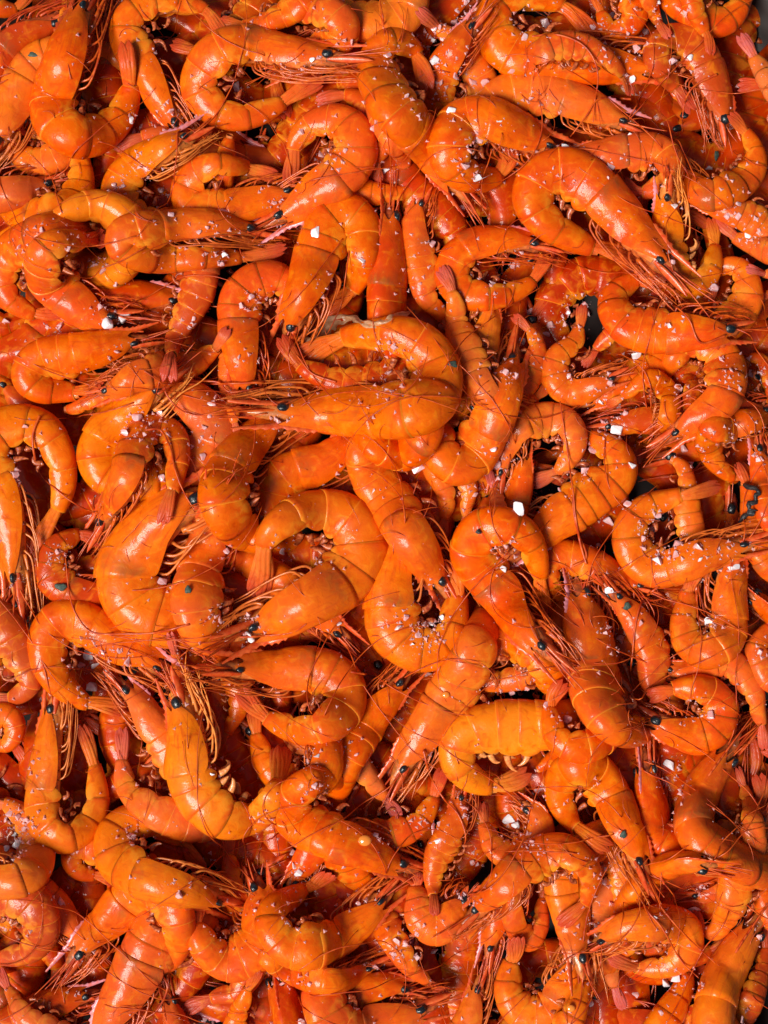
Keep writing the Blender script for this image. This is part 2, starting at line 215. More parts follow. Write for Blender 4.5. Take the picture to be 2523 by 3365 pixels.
k28|A1|200|5|t.8|700,900 820,850 940,820 1060,880|deep red shrimp in the shade under the fanned legs
k29|A1|150|7|t.2 nf|1400,700 1390,820 1370,940 1350,1050|flat orange shell strip under the salt cube ring
"""
# bx, by of each tile in photograph pixels
TILES = dict(A1=(0,0),A2=(800,0),A3=(1623,0),B1=(0,800),B2=(800,800),B3=(1623,800),
             C1=(0,1600),C2=(800,1600),C3=(1623,1600),D1=(0,2465),D2=(800,2465),D3=(1623,2465))
SALT = """
A1 50,100,55 1435,525,-60 795,730,-45 920,300,35 1030,670,50 1010,805,35 850,1020,35 880,1030,35 690,1120,40 740,1125,40 740,1200,30 975,1155,45 1033,1300,40 490,1535,50 495,1575,35 620,1640,60 1200,1400,35 1255,1380,30 1090,1495,30 1360,1545,-40 1345,1600,35 250,1395,35 115,1500,40 1215,740,50 820,800,50
A2 410,355,-40 375,505,50 650,255,40 870,335,45 1160,370,-60 1140,320,-35 1180,270,45 1205,230,40 1270,130,50 1300,60,40 1350,10,50 1290,460,60 1385,495,50 1460,500,60 1255,670,-60 985,580,40 790,750,50 870,1035,-60 475,930,50 350,800,45 245,1095,-40 440,1410,-75 615,910,35 1430,850,55 1370,910,45 1415,1080,-60 1340,1000,60 1545,725,-45 1620,970,40 720,1575,-45 185,1230,30 1320,1260,50 1140,1480,50 1195,500,40 1150,180,40 1100,190,35
A3 750,50,-55 715,95,-50 160,160,50 180,230,50 565,225,60 600,170,60 665,300,35 830,480,-60 800,215,40 850,300,60 915,195,50 1155,75,45 1080,375,55 1135,425,-45 310,140,70 105,430,50 225,465,35 225,605,35 30,720,-45 440,900,-65 500,890,60 825,820,-35 705,1005,50 690,1080,30 320,1005,30 360,1020,30 120,980,60 1305,1030,-45 1090,1240,-45 1080,1590,40 757,1285,30 1475,1230,45 1410,1310,40 1480,1310,45 1425,1370,40 1545,1420,-65 1600,1400,30 1555,475,40 995,20,-35 130,1600,60 850,1180,50
B1 650,490,-85 765,460,-80 710,660,40 110,665,45 40,480,50 600,385,40 700,240,55 360,500,50 290,515,35 830,1060,70 1285,975,60 1300,935,40 1265,1035,50 1240,1110,40 960,1035,50 1230,1290,50 1145,510,30 1170,458,30 1520,320,45 1460,380,40 1445,690,35 755,1150,50 155,1115,35 870,1160,30 150,1410,60 130,1350,50 100,1380,50 985,1420,50 570,1455,50 1020,1155,40
B2 880,780,35 870,890,30 1500,750,45 1590,780,50 780,1495,40 1055,1370,70 1520,1340,70 1540,1430,40 1400,1520,40 1510,1240,50 210,1070,40 340,900,25 720,100,-40 1070,245,25 1510,235,40 820,600,25 880,600,30 910,630,40 500,270,30
B3 155,590,-75 75,780,50 130,805,45 220,430,65 345,495,60 420,490,40 320,555,50 450,420,40 550,370,40 565,420,55 445,800,45 700,610,25 875,690,-80 700,840,45 640,965,-40 750,990,-50 795,1030,35 745,1130,-80 660,1085,45 570,1255,60 835,1340,-55 510,1390,60 270,1550,-65 355,1270,55 140,1620,-100 20,1330,60 1555,790,50 1435,770,35 1115,880,60 1150,1240,60 1190,1330,40 1445,1210,35 1630,1170,50 1610,1310,45 1335,265,60 1060,500,35 395,1495,40 990,1645,50 1480,885,35 135,145,70
C1 535,1010,-95 580,1085,-65 495,1080,45 560,1200,-95 345,395,35 395,415,30 340,750,30 320,775,30 215,545,30 1370,390,50 1425,760,45 1360,795,30 1420,800,40 1500,775,35 1510,890,-45 1520,920,-50 1160,970,35 1110,985,30 660,1140,35 780,1060,60 720,990,35 485,1455,60 1045,550,60 180,640,30 1270,790,25 630,1000,35
C2 575,820,-40 985,790,45 1130,805,-50 1090,760,30 1205,790,-40 1155,865,25 935,850,-50 1060,900,45 1025,955,-25 1100,925,30 1165,935,25 1110,640,45 1575,500,-45 1585,360,35 780,20,40 665,1040,30 685,1620,45 1025,1360,-35 1120,1140,50 1535,1250,25 465,455,25 240,390,-50
C3 65,360,-40 60,500,45 985,190,-55 960,260,-65 1060,340,60 905,370,40 900,315,40 990,455,-70 1090,410,50 1060,430,30 1230,370,60 1250,440,-35 1450,470,-85 1525,290,30 1420,370,30 665,620,-60 880,825,40 675,890,30 765,920,60 1300,820,-60 1260,800,-60 445,1410,60 1225,1330,55 1180,1335,25 270,1260,50 155,1240,50 110,1250,40 200,1220,40 690,215,70 785,115,60 630,350,40 1610,1000,40
D1 430,1360,-25 80,495,-60 110,540,-55 50,375,55 110,405,45 160,430,50 150,475,35 55,585,-45 40,640,-60 40,420,45 200,75,30 1285,150,-40 1355,1050,50 1085,875,55 810,510,40 400,880,50 1545,970,25 1240,1630,60 1300,1640,70 545,1270,40 1645,415,30 20,1080,40
D2 335,745,-60 312,700,-45 290,620,40 810,810,-75 800,485,35 610,705,40 695,910,35 165,415,30 440,30,-40 385,70,35 430,215,45 685,30,50 1170,75,30 1095,360,25 1155,455,50 1190,450,45 1335,350,50 1380,680,45 1410,690,35 1610,430,-80 1650,455,-60 1360,875,60 930,1160,50 980,1170,45 1040,1165,40 1155,1220,-55 910,1240,40 800,1320,45 830,1290,35 400,1415,35 330,1415,25 235,1415,35 350,1640,50 1050,1110,40 345,995,30 1180,550,50 1090,1060,30 1180,1480,30 70,970,25
D3 230,265,40 275,245,70 1060,90,-70 1030,200,55 670,720,-45 175,525,30 670,790,50 1045,1395,-70 1090,1375,-70 590,1535,-50 1250,1385,35 1210,965,-70 1250,820,40 975,1015,-30 590,1050,35 855,1480,50 390,1270,20 1030,1175,30 1310,1630,50 1510,1640,45 1605,1130,40 1010,1590,40 230,555,30 1385,595,40
"""
# long feelers traced in the photograph: owner, tile, points
FEELERS = """
c13|C3|560,470 520,330 490,150 475,0 400,-520
g2|C1|1150,830 960,880 760,890 560,880 470,790 420,650 395,420
i6|D2|1090,0 1130,150 1210,290 1300,390 1345,520 1320,600 1250,640
d3|B1|1659,860 1400,900 1320,840 1150,840 1000,870 1060,980 1180,1040 1350,1010 1500,960 1600,960
d3|B1|1600,840 1350,850 1010,850 960,830 870,770
d3|B2|560,840 420,790 340,700 290,640
f8|B1|880,1130 970,1130 1030,1240 1060,1370 1110,1500 1180,1620
f10|B1|240,1040 200,1150 205,1270 250,1400 350,1500 460,1580 590,1640
a8|A3|830,600 640,600 560,700 500,780 430,870
a11|A3|230,220 380,210 520,260 600,350 630,470 610,620 600,740
a13|A3|1350,450 1230,510 1170,580 1145,680 1140,800
c7|C3|480,480 560,420 500,250 470,60
c11|C3|1000,600 900,690 860,820 840,1000 830,1150 880,1260 960,1340
j2|D3|930,850 1010,950 1120,1080 1240,1200 1340,1290
j2|D3|880,840 920,960 1020,1080 1130,1270 1240,1380
b4|B3|1400,560 1250,600 1180,460 1080,370 940,320 850,325
g5|C2|-20,910 150,900 300,880 380,830
i7|C2|650,1120 780,1140 880,1140
"""
rng = np.random.default_rng(7)

# ------------------------------------------------------------ materials
def N(nt, kind, **kw):
    n = nt.nodes.new(kind)
    for k, v in kw.items():
        if k.startswith('i_'):
            key = k[2:]
            n.inputs[int(key) if key.isdigit() else key.replace('_', ' ')].default_value = v
        else: setattr(n, k, v)
    return n
def new_mat(name):
    m = bpy.data.materials.new(name); m.use_nodes = True
    return m, m.node_tree, m.node_tree.nodes['Principled BSDF']
def mixc(nt, fac, a, b, mode='MIX'):
    n = nt.nodes.new('ShaderNodeMix'); n.data_type = 'RGBA'; n.blend_type = mode; n.clamp_factor = True
    for sock, v in ((n.inputs[0], fac), (n.inputs[6], a), (n.inputs[7], b)):
        if hasattr(v, 'node'): nt.links.new(v, sock)
        elif isinstance(v, float): sock.default_value = v
        else: sock.default_value = (*v, 1)
    return n.outputs[2]
def mapr(nt, v, a, b, c=0.0, d=1.0):
    n = nt.nodes.new('ShaderNodeMapRange'); n.interpolation_type = 'SMOOTHSTEP'
    nt.links.new(v, n.inputs[0])
    for i, x in enumerate((a, b, c, d)): n.inputs[i + 1].default_value = x
    return n.outputs[0]
def mth(nt, op, a, b=0.0):
    n = nt.nodes.new('ShaderNodeMath'); n.operation = op
    for i, v in enumerate((a, b)):
        if hasattr(v, 'node'): nt.links.new(v, n.inputs[i])
        else: n.inputs[i].default_value = v
    return n.outputs[0]

def shell_like(name, kind='shell', sss=0.25, rough=0.34, coat=0.42):
    """cooked shell: orange pigment varied by noise; object colour = (redness, paleness, yellowness)"""
    m, nt, p = new_mat(name)
    geo = N(nt, 'ShaderNodeNewGeometry')
    pos = geo.outputs['Position']
    oi = N(nt, 'ShaderNodeObjectInfo')
    sep = N(nt, 'ShaderNodeSeparateColor'); nt.links.new(oi.outputs['Color'], sep.inputs[0])
    red, pale, yel = sep.outputs[0], sep.outputs[1], sep.outputs[2]
    def noise(scale, detail=4, rough_=0.55, dist=0.0):
        n = N(nt, 'ShaderNodeTexNoise'); n.inputs['Scale'].default_value = scale
        n.inputs['Detail'].default_value = detail; n.inputs['Roughness'].default_value = rough_
        n.inputs['Distortion'].default_value = dist
        nt.links.new(pos, n.inputs['Vector']); return n.outputs['Fac']
    big, mid, fine = noise(75, 3), noise(240, 3, .5, .6), noise(1500, 3)
    au = N(nt, 'ShaderNodeAttribute', attribute_name='u'); av = N(nt, 'ShaderNodeAttribute', attribute_name='v')
    u, v = au.outputs['Fac'], av.outputs['Fac']
    base = mixc(nt, mapr(nt, big, .3, .7), (.98, .166, .0000), (.84, .070, .0000))
    base = mixc(nt, mth(nt, 'MULTIPLY', yel, .9), base, (.97, .27, .002))
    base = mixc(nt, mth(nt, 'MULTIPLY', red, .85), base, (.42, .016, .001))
    base = mixc(nt, mapr(nt, mid, .50, .74, 0, .5), base, (.99, .31, .006))
    base = mixc(nt, mapr(nt, mid, .46, .26, 0, .45), base, (.55, .035, .002))
    if kind == 'shell':
        # u: 0 hind edge .. 1 front edge of the segment, v: 0 back line .. 1 lower edge
        band = mapr(nt, u, .02, .30, .75, 0)
        base = mixc(nt, mth(nt, 'MULTIPLY', band, mapr(nt, big, .35, .6, .35, 1)), base, (.74, .065, .003))
        rim = mapr(nt, u, .05, .0, 0, .75)
        base = mixc(nt, rim, base, (.95, .33, .02))
        low = mapr(nt, v, .55, .95, 0, .7)
        base = mixc(nt, mth(nt, 'MULTIPLY', low, mapr(nt, mid, .4, .6)), base, (.96, .36, .02))
    if kind == 'carapace':
        blot = mth(nt, 'MULTIPLY', mapr(nt, u, .02, .3, 1, 0), mapr(nt, big, .46, .62))
        blot = mth(nt, 'MULTIPLY', blot, mapr(nt, mid, .3, .55, .3, 1))
        base = mixc(nt, mth(nt, 'MULTIPLY', blot, .62), base, (.22, .085, .02))
        front = mapr(nt, u, .6, 1.0, 0, .55)
        base = mixc(nt, front, base, (.80, .14, .010))
        streak = N(nt, 'ShaderNodeTexNoise'); streak.inputs['Scale'].default_value = 1.0
        cmb = N(nt, 'ShaderNodeCombineXYZ'); nt.links.new(mth(nt, 'MULTIPLY', u, 3), cmb.inputs[0]); nt.links.new(mth(nt, 'MULTIPLY', v, 16), cmb.inputs[1])
        nt.links.new(oi.outputs['Random'], cmb.inputs[2]); nt.links.new(cmb.outputs[0], streak.inputs['Vector'])
        base = mixc(nt, mapr(nt, streak.outputs['Fac'], .52, .7, 0, .5), base, (.66, .06, .006))
    if kind == 'tail':
        base = mixc(nt, mapr(nt, u, .25, 1, 0, .85), base, (.50, .022, .006))
        base = mixc(nt, mth(nt, 'MULTIPLY', pale, mapr(nt, mid, .3, .6, .5, 1)), base, (.72, .13, .13))
        st = N(nt, 'ShaderNodeTexWave'); st.inputs['Scale'].default_value = 2.2; st.inputs['Distortion'].default_value = 1.5
        cmb = N(nt, 'ShaderNodeCombineXYZ'); nt.links.new(v, cmb.inputs[0]); nt.links.new(cmb.outputs[0], st.inputs['Vector'])
        base = mixc(nt, mapr(nt, st.outputs['Fac'], .6, 1, 0, .35), base, (.92, .30, .12))
    else:
        base = mixc(nt, mth(nt, 'MULTIPLY', pale, mapr(nt, big, .3, .6, .25, .7)), base, (.94, .27, .075))  # pale peach shells; the patches also paint broad sheen into the colour
    # pigment dots
    vo = N(nt, 'ShaderNodeTexVoronoi'); vo.inputs['Scale'].default_value = 1900; nt.links.new(pos, vo.inputs['Vector'])
    dots = mth(nt, 'MULTIPLY', mapr(nt, vo.outputs['Distance'], .30, .18), mapr(nt, fine, .5, .6))
    base = mixc(nt, mth(nt, 'MULTIPLY', dots, .3), base, (.45, .02, .002))
    base = mixc(nt, 1.0, base, (.88, .82, .8), 'MULTIPLY')
    nt.links.new(base, p.inputs['Base Color'])
    p.inputs['Subsurface Weight'].default_value = sss
    p.inputs['Subsurface Radius'].default_value = (1, .35, .08); p.inputs['Subsurface Scale'].default_value = .0022
    nt.links.new(mapr(nt, mid, .25, .75, rough - .08, rough + .14), p.inputs['Roughness'])
    p.inputs['Coat Weight'].default_value = coat; p.inputs['Coat Roughness'].default_value = .16; p.inputs['Coat IOR'].default_value = 1.4
    p.inputs['IOR'].default_value = 1.45; p.inputs['Specular IOR Level'].default_value = .10
    b1 = N(nt, 'ShaderNodeBump'); b1.inputs['Strength'].default_value = .4; b1.inputs['Distance'].default_value = .0008
    nt.links.new(mid, b1.inputs['Height'])
    b2 = N(nt, 'ShaderNodeBump'); b2.inputs['Strength'].default_value = .10; b2.inputs['Distance'].default_value = .00015
    nt.links.new(fine, b2.inputs['Height']); nt.links.new(b1.outputs[0], b2.inputs['Normal'])
    nt.links.new(b2.outputs[0], p.inputs['Normal']); nt.links.new(b1.outputs[0], p.inputs['Coat Normal'])
    return m

def plain(name, col, col2=None, rough=.4, scale=600, coat=0, sss=0, bump=.3, objcol=False, nfade=(.35, .65)):
    m, nt, p = new_mat(name)
    geo = N(nt, 'ShaderNodeNewGeometry')
    n = N(nt, 'ShaderNodeTexNoise'); n.inputs['Scale'].default_value = scale; n.inputs['Detail'].default_value = 4
    nt.links.new(geo.outputs['Position'], n.inputs['Vector'])
    base = mixc(nt, mapr(nt, n.outputs['Fac'], *nfade), col, col2 or col)
    if objcol:
        oi = N(nt, 'ShaderNodeObjectInfo'); sep = N(nt, 'ShaderNodeSeparateColor'); nt.links.new(oi.outputs['Color'], sep.inputs[0])
        base = mixc(nt, mth(nt, 'MULTIPLY', sep.outputs[2], .7), base, (.92, .36, .06))
        base = mixc(nt, mth(nt, 'MULTIPLY', sep.outputs[0], .7), base, (.42, .03, .004))
    nt.links.new(base, p.inputs['Base Color'])
    p.inputs['Roughness'].default_value = rough; p.inputs['Coat Weight'].default_value = coat; p.inputs['Coat Roughness'].default_value = .1
    if sss:
        p.inputs['Subsurface Weight'].default_value = sss; p.inputs['Subsurface Radius'].default_value = (1, .7, .6); p.inputs['Subsurface Scale'].default_value = .001
    if bump:
        b = N(nt, 'ShaderNodeBump'); b.inputs['Strength'].default_value = bump; b.inputs['Distance'].default_value = .0004
        nt.links.new(n.outputs['Fac'], b.inputs['Height']); nt.links.new(b.outputs[0], p.inputs['Normal'])
    return m

M = dict(
    shell=shell_like('cooked_shell'), cara=shell_like('carapace_shell', 'carapace'), tail=shell_like('tail_shell', 'tail', coat=.1, rough=.32),
    flesh=plain('belly_flesh', (.85, .25, .05), (.62, .10, .02), .4, 400, .2, .2, .5, True),
    core=plain('head_tissue', (.62, .13, .025), (.26, .06, .018), .4, 500, .3, 0, .8, True),
    leg=plain('leg_shell', (.74, .115, .004), (.44, .030, .002), .38, 500, .2, 0, .2, True),
    paleleg=plain('pale_leg_shell', (.90, .34, .07), (.85, .20, .02), .4, 500, .2, 0, .2),
    feeler=plain('feeler_shell', (.66, .10, .006), (.45, .035, .003), .42, 300, .1, 0, 0),
    rostrum=plain('snout_blade', (.76, .13, .025), (.66, .06, .008), .38, 500, .25, .1, .3),
    pinkrostrum=plain('pink_snout_blade', (.80, .30, .36), (.78, .18, .14), .38, 500, .25, .1, .3),
    swim=plain('swimmeret_tissue', (.30, .035, .008), (.62, .15, .04), .38, 900, .3, 0, .4),
    paleswim=plain('pale_swimmeret_tissue', (.88, .36, .10), (.70, .20, .05), .38, 900, .3, 0, .4),
    eye=plain('eye_surface', (.006, .009, .012), (.026, .042, .050), .3, 900, .35, 0, 1, nfade=(.5, .75)),
    salt=plain('salt_crystal', (.80, .52, .54), (.76, .36, .34), .3, 400, .3, .5, .3),
    whitesalt=plain('white_salt_crystal', (.88, .84, .86), (.84, .76, .78), .28, 400, .3, .3, .3),
    fleck=plain('herb_fleck', (.02, .045, .035), (.06, .085, .06), .6, 900, 0, 0, .8),
    char=plain('charred_string', (.012, .010, .010), (.035, .03, .03), .5, 900, 0, 0, .8),
    skin=plain('torn_skin', (.46, .20, .09), (.62, .33, .18), .4, 500, .3, .2, .8),
    water=plain('water_drop_surface', (.85, .25, .03), None, .05, 400, 1, 0, 0),
    pan=plain('dark_pan_enamel', (.014, .005, .003), (.010, .011, .012), .6, 60, 0, 0, .6, nfade=(.45, .8)),
    table=plain('speckled_dark_stone', (.03, .03, .032), (.20, .20, .19), .5, 900, 0, 0, .6, nfade=(.5, .75)),
)

# ------------------------------------------------------------ mesh plumbing
def mesh_obj(name, V, F, mat, parent=None, u=None, v=None, color=None, flat=False):
    """V (n,3); F = list of arrays of faces (each (m,k))"""
    me = bpy.data.meshes.new(name)
    V = np.ascontiguousarray(V, dtype=np.float32)
    if not isinstance(F, list): F = [F]
    F = [np.asarray(f, dtype=np.int32) for f in F if len(f)]
    me.vertices.add(len(V)); me.vertices.foreach_set('co', V.ravel())
    loops = np.concatenate([f.ravel() for f in F]); sizes = np.concatenate([np.full(len(f), f.shape[1], np.int32) for f in F])
    starts = np.concatenate([[0], np.cumsum(sizes)[:-1]]).astype(np.int32)
    me.loops.add(len(loops)); me.loops.foreach_set('vertex_index', loops)
    me.polygons.add(len(sizes)); me.polygons.foreach_set('loop_start', starts)
    if flat: me.polygons.foreach_set('use_smooth', np.zeros(len(sizes), dtype=bool))
    me.update(calc_edges=True)
    for nm, arr in (('u', u), ('v', v)):
        if arr is not None:
            a = me.attributes.new(nm, 'FLOAT', 'POINT'); a.data.foreach_set('value', np.ascontiguousarray(arr, dtype=np.float32))
    me.materials.append(mat)
    o = bpy.data.objects.new(name, me); C.objects.link(o)
    if parent: o.parent = parent
    if color is not None: o.color = color
    return o
def grid_faces(n, m, wrap=False, base=0):
    """n rows, m columns of vertices"""
    i = np.arange(n - 1)[:, None]; j = np.arange(m if wrap else m - 1)[None, :]
    j2 = (j + 1) % m
    a = i * m + j; b = i * m + j2; c = (i + 1) * m + j2; d = (i + 1) * m + j
    return np.stack([a + 0 * b, b + 0 * a, c, d], -1).reshape(-1, 4) + base
def tube(P, rad, k=5, flatten=None):
    """tube along points P (n,3) with radii rad; returns V, F"""
    P = np.asarray(P, float); n = len(P); rad = np.broadcast_to(rad, (n,))
    T = np.gradient(P, axis=0); T /= np.linalg.norm(T, axis=1)[:, None] + 1e-12
    up = np.array([0.13, 0.21, .97]); A = np.cross(T, up); A /= np.linalg.norm(A, axis=1)[:, None] + 1e-9
    B = np.cross(T, A)
    th = np.linspace(0, 2 * np.pi, k, endpoint=False)
    fb = 1.0 if flatten is None else flatten
    V = P[:, None] + rad[:, None, None] * (A[:, None] * np.cos(th)[None, :, None] + fb * B[:, None] * np.sin(th)[None, :, None])
    V = np.concatenate([V.reshape(-1, 3), P[:1], P[-1:]])
    F4 = grid_faces(n, k, True)
    j = np.arange(k); j2 = (j + 1) % k
    F3 = np.concatenate([np.stack([np.full(k, n * k), j2, j], -1), np.stack([np.full(k, n * k + 1), (n - 1) * k + j, (n - 1) * k + j2], -1)])
    return V, [F4, F3]
def join(parts):
    Vs, F4, F3, b = [], [], [], 0
    for V, F in parts:
        Vs.append(V)
        for f in F: (F4 if f.shape[1] == 4 else F3).append(f + b)
        b += len(V)
    out = []
    if F4: out.append(np.concatenate(F4))
    if F3: out.append(np.concatenate(F3))
    return np.concatenate(Vs), out
def catmull(P, per=14):
    P = np.asarray(P, float); n = len(P)
    Q = np.vstack([2 * P[0] - P[1], P, 2 * P[-1] - P[-2]])
    out = []
    t = np.linspace(0, 1, per, endpoint=False)[:, None]
    for i in range(n - 1):
        a, b, c, d = Q[i], Q[i + 1], Q[i + 2], Q[i + 3]
        out.append(.5 * (2 * b + (c - a) * t + (2 * a - 5 * b + 4 * c - d) * t ** 2 + (3 * b - a - 3 * c + d) * t ** 3))
    out.append(P[-1:])
    return np.vstack(out)
def resample(P, n):
    s = np.concatenate([[0], np.cumsum(np.linalg.norm(np.diff(P, axis=0), axis=1))])
    t = np.linspace(0, s[-1], n)
    return np.stack([np.interp(t, s, P[:, i]) for i in range(P.shape[1])], 1), s[-1]
def smooth(A, it, closed=False):
    A = A.copy()
    for _ in range(it):
        A[1:-1] = .25 * A[:-2] + .5 * A[1:-1] + .25 * A[2:]
    return A

# ------------------------------------------------------------ height map of the pile (world space, 0.6 mm cells)
CELL = 0.0006; GX0, GY0 = -.24, -.30; GNX, GNY = int(.48 / CELL), int(.60 / CELL)
HM = np.full((GNY, GNX), 0.022); IDM = np.full((GNY, GNX), -1, dtype=np.int32)
def gi(x, y): return int((x - GX0) / CELL), int((y - GY0) / CELL)
def window(x, y, r):
    i, j = gi(x, y); k = int(r / CELL) + 1
    i0, i1, j0, j1 = max(i - k, 0), min(i + k + 1, GNX), max(j - k, 0), min(j + k + 1, GNY)
    if i0 >= i1 or j0 >= j1: return None
    X = GX0 + (np.arange(i0, i1) + .5) * CELL; Y = GY0 + (np.arange(j0, j1) + .5) * CELL
    D2 = ((X[None] - x) ** 2 + (Y[:, None] - y) ** 2) / (r * r)
    return slice(j0, j1), slice(i0, i1), D2
def support(x, y, r, q=70):
    wn = window(x, y, r)
    if wn is None: return .004
    js, is_, D2 = wn; a = HM[js, is_][D2 < 1]
    return np.percentile(a, q) if len(a) else .004
def stamp(x, y, z, r, h, idx):
    wn = window(x, y, r)
    if wn is None: return
    js, is_, D2 = wn
    top = np.where(D2 < 1, z + h * np.sqrt(np.maximum(1 - D2, 0)), -1)
    sub = HM[js, is_]; m = top > sub
    sub[m] = top[m]; IDM[js, is_][m] = idx
def top_at(x, y):
    i, j = gi(x, y)
    return HM[min(max(j, 0), GNY - 1), min(max(i, 0), GNX - 1)]
def unproject(XY, z):
    """photograph pixels -> world x, y at height z"""
    XY = np.asarray(XY, float); f = K * (H - z) / (H - ZR)
    return np.stack([(XY[..., 0] - PW / 2) * f, -(XY[..., 1] - PH / 2) * f], -1)
def place(X, Y, lift=0.0):
    z = ZR
    for _ in range(4):
        p = unproject([X, Y], z); z = top_at(p[0], p[1]) + lift
    return np.array([p[0], p[1], z])

PX = K / 1.8433     # metres per tile pixel

PROF_S = np.array([-.2, .0, .12, .15, .20, .27, .35, .45, .55, .63, .70, .78, .86, .93, 1.0, 1.05, 1.3])
PROF_H = np.array([.20, .25, .32, .40, .50, .67, .85, 1.02, 1.10, 1.12, 1.08, .98, .88, .72, .50, .34, .10])
PROF_W = np.array([.12, .14, .22, .32, .44, .58, .68, .74, .77, .80, .80, .78, .73, .62, .44, .28, .08])
SEG = [.15, .27, .36, .45, .535, .615, .69]

def sample_line(rec, n=101):
    tile, wpx, lv, opt, pts = rec['tile'], rec['w'], rec['lv'], rec['opt'], rec['pts']
    t0 = np.array(TILES[tile], float)
    P = catmull(np.array(pts, float))
    P, L = resample(P, 80)
    want = 6.0 * wpx
    ext = None
    if L < 5.0 * wpx and 'n' not in opt:
        add = want - L; nadd = 60
        head = 'xt' not in opt
        Q = P if head else P[::-1]
        d = Q[-1] - Q[-6]; ang = math.atan2(d[1], d[0]); step = add / nadd
        d0 = Q[-14] - Q[-20]; curv = (ang - math.atan2(d0[1], d0[0]) + math.pi) % (2 * math.pi) - math.pi
        tot = np.clip(curv * 4, -3.2, 3.2)
        if abs(tot) < .8: tot = .8 * (1 if curv >= 0 else -1)
        q = [Q[-1]]
        for i in range(nadd):
            ang += tot / nadd; q.append(q[-1] + step * np.array([math.cos(ang), math.sin(ang)]))
        Q = np.vstack([Q, q[1:]]); f = L / want
        if head: P = Q; ext = ('h', f)
        else: P = Q[::-1]; ext = ('t', 1 - f)
    P, L = resample(P, n); P = smooth(P, 10); P, L = resample(P, n)
    S = t0[None] + P / 1.8433
    return S, L / 1.8433 * K, ext

class Frame:
    def __init__(s, P3, half, roll, flip=False):
        s.n = len(P3); s.C = P3; s.half = half
        T = np.gradient(P3, axis=0); T /= np.linalg.norm(T, axis=1)[:, None]
        s.T = T
        T2 = smooth(T[:, :2], 6); ang = np.unwrap(np.arctan2(T2[:, 1], T2[:, 0]))
        a, b = int(.12 * s.n), int(.9 * s.n)
        turn = ang[b] - ang[a]
        sgn = 1 if turn < 0 else -1          # turning clockwise: the back is on the left
        if flip: sgn = -sgn
        side = np.stack([-T[:, 1], T[:, 0], 0 * T[:, 0]], 1) * sgn
        side /= np.linalg.norm(side, axis=1)[:, None]
        up = np.cross(side, T) ; up *= np.sign(up[:, 2:3]) ; up /= np.linalg.norm(up, axis=1)[:, None]
        D = side * np.cos(roll)[:, None] + up * np.sin(roll)[:, None]
        L = np.cross(T, D); L *= np.sign(np.sum(L * up, 1) + 1e-9)[:, None] # lateral: the upper flank
        s.D, s.Lt = D, L
        L3 = np.sum(np.linalg.norm(np.diff(P3, axis=0), axis=1)); s.len = L3
        k = np.gradient(ang) / (L3 / (s.n - 1)) * (-sgn)
        k = smooth(k[:, None], 8)[:, 0]
        s.Rc = 1 / np.maximum(k, 1e-3)      # radius towards the belly
        s.cosr = np.cos(roll)
        s.sg = np.linspace(0, 1, s.n)
    def at(s, t, d, l):
        """t along body 0..1 (may exceed), d toward the back (m), l toward the upper flank (m)"""
        t = np.asarray(t, float); tc = np.clip(t, 0, 1)
        f = lambda A: np.stack([np.interp(tc, s.sg, A[:, i]) for i in range(3)], -1)
        Cc, T, D, Lt = f(s.C), f(s.T), f(s.D), f(s.Lt)
        Cc = Cc + T * ((t - tc) * s.len)[..., None]
        Rc = np.interp(tc, s.sg, s.Rc); cr = np.interp(tc, s.sg, s.cosr)
        lim = .9 * Rc / np.maximum(cr, .3)
        d = np.where(d < 0, -lim * np.tanh(-d / lim), d)
        return Cc + D * np.asarray(d)[..., None] + Lt * np.asarray(l)[..., None]
    def hd(s, t): return s.half * np.interp(t, PROF_S, PROF_H)
    def wd(s, t): return s.half * np.interp(t, PROF_S, PROF_W)

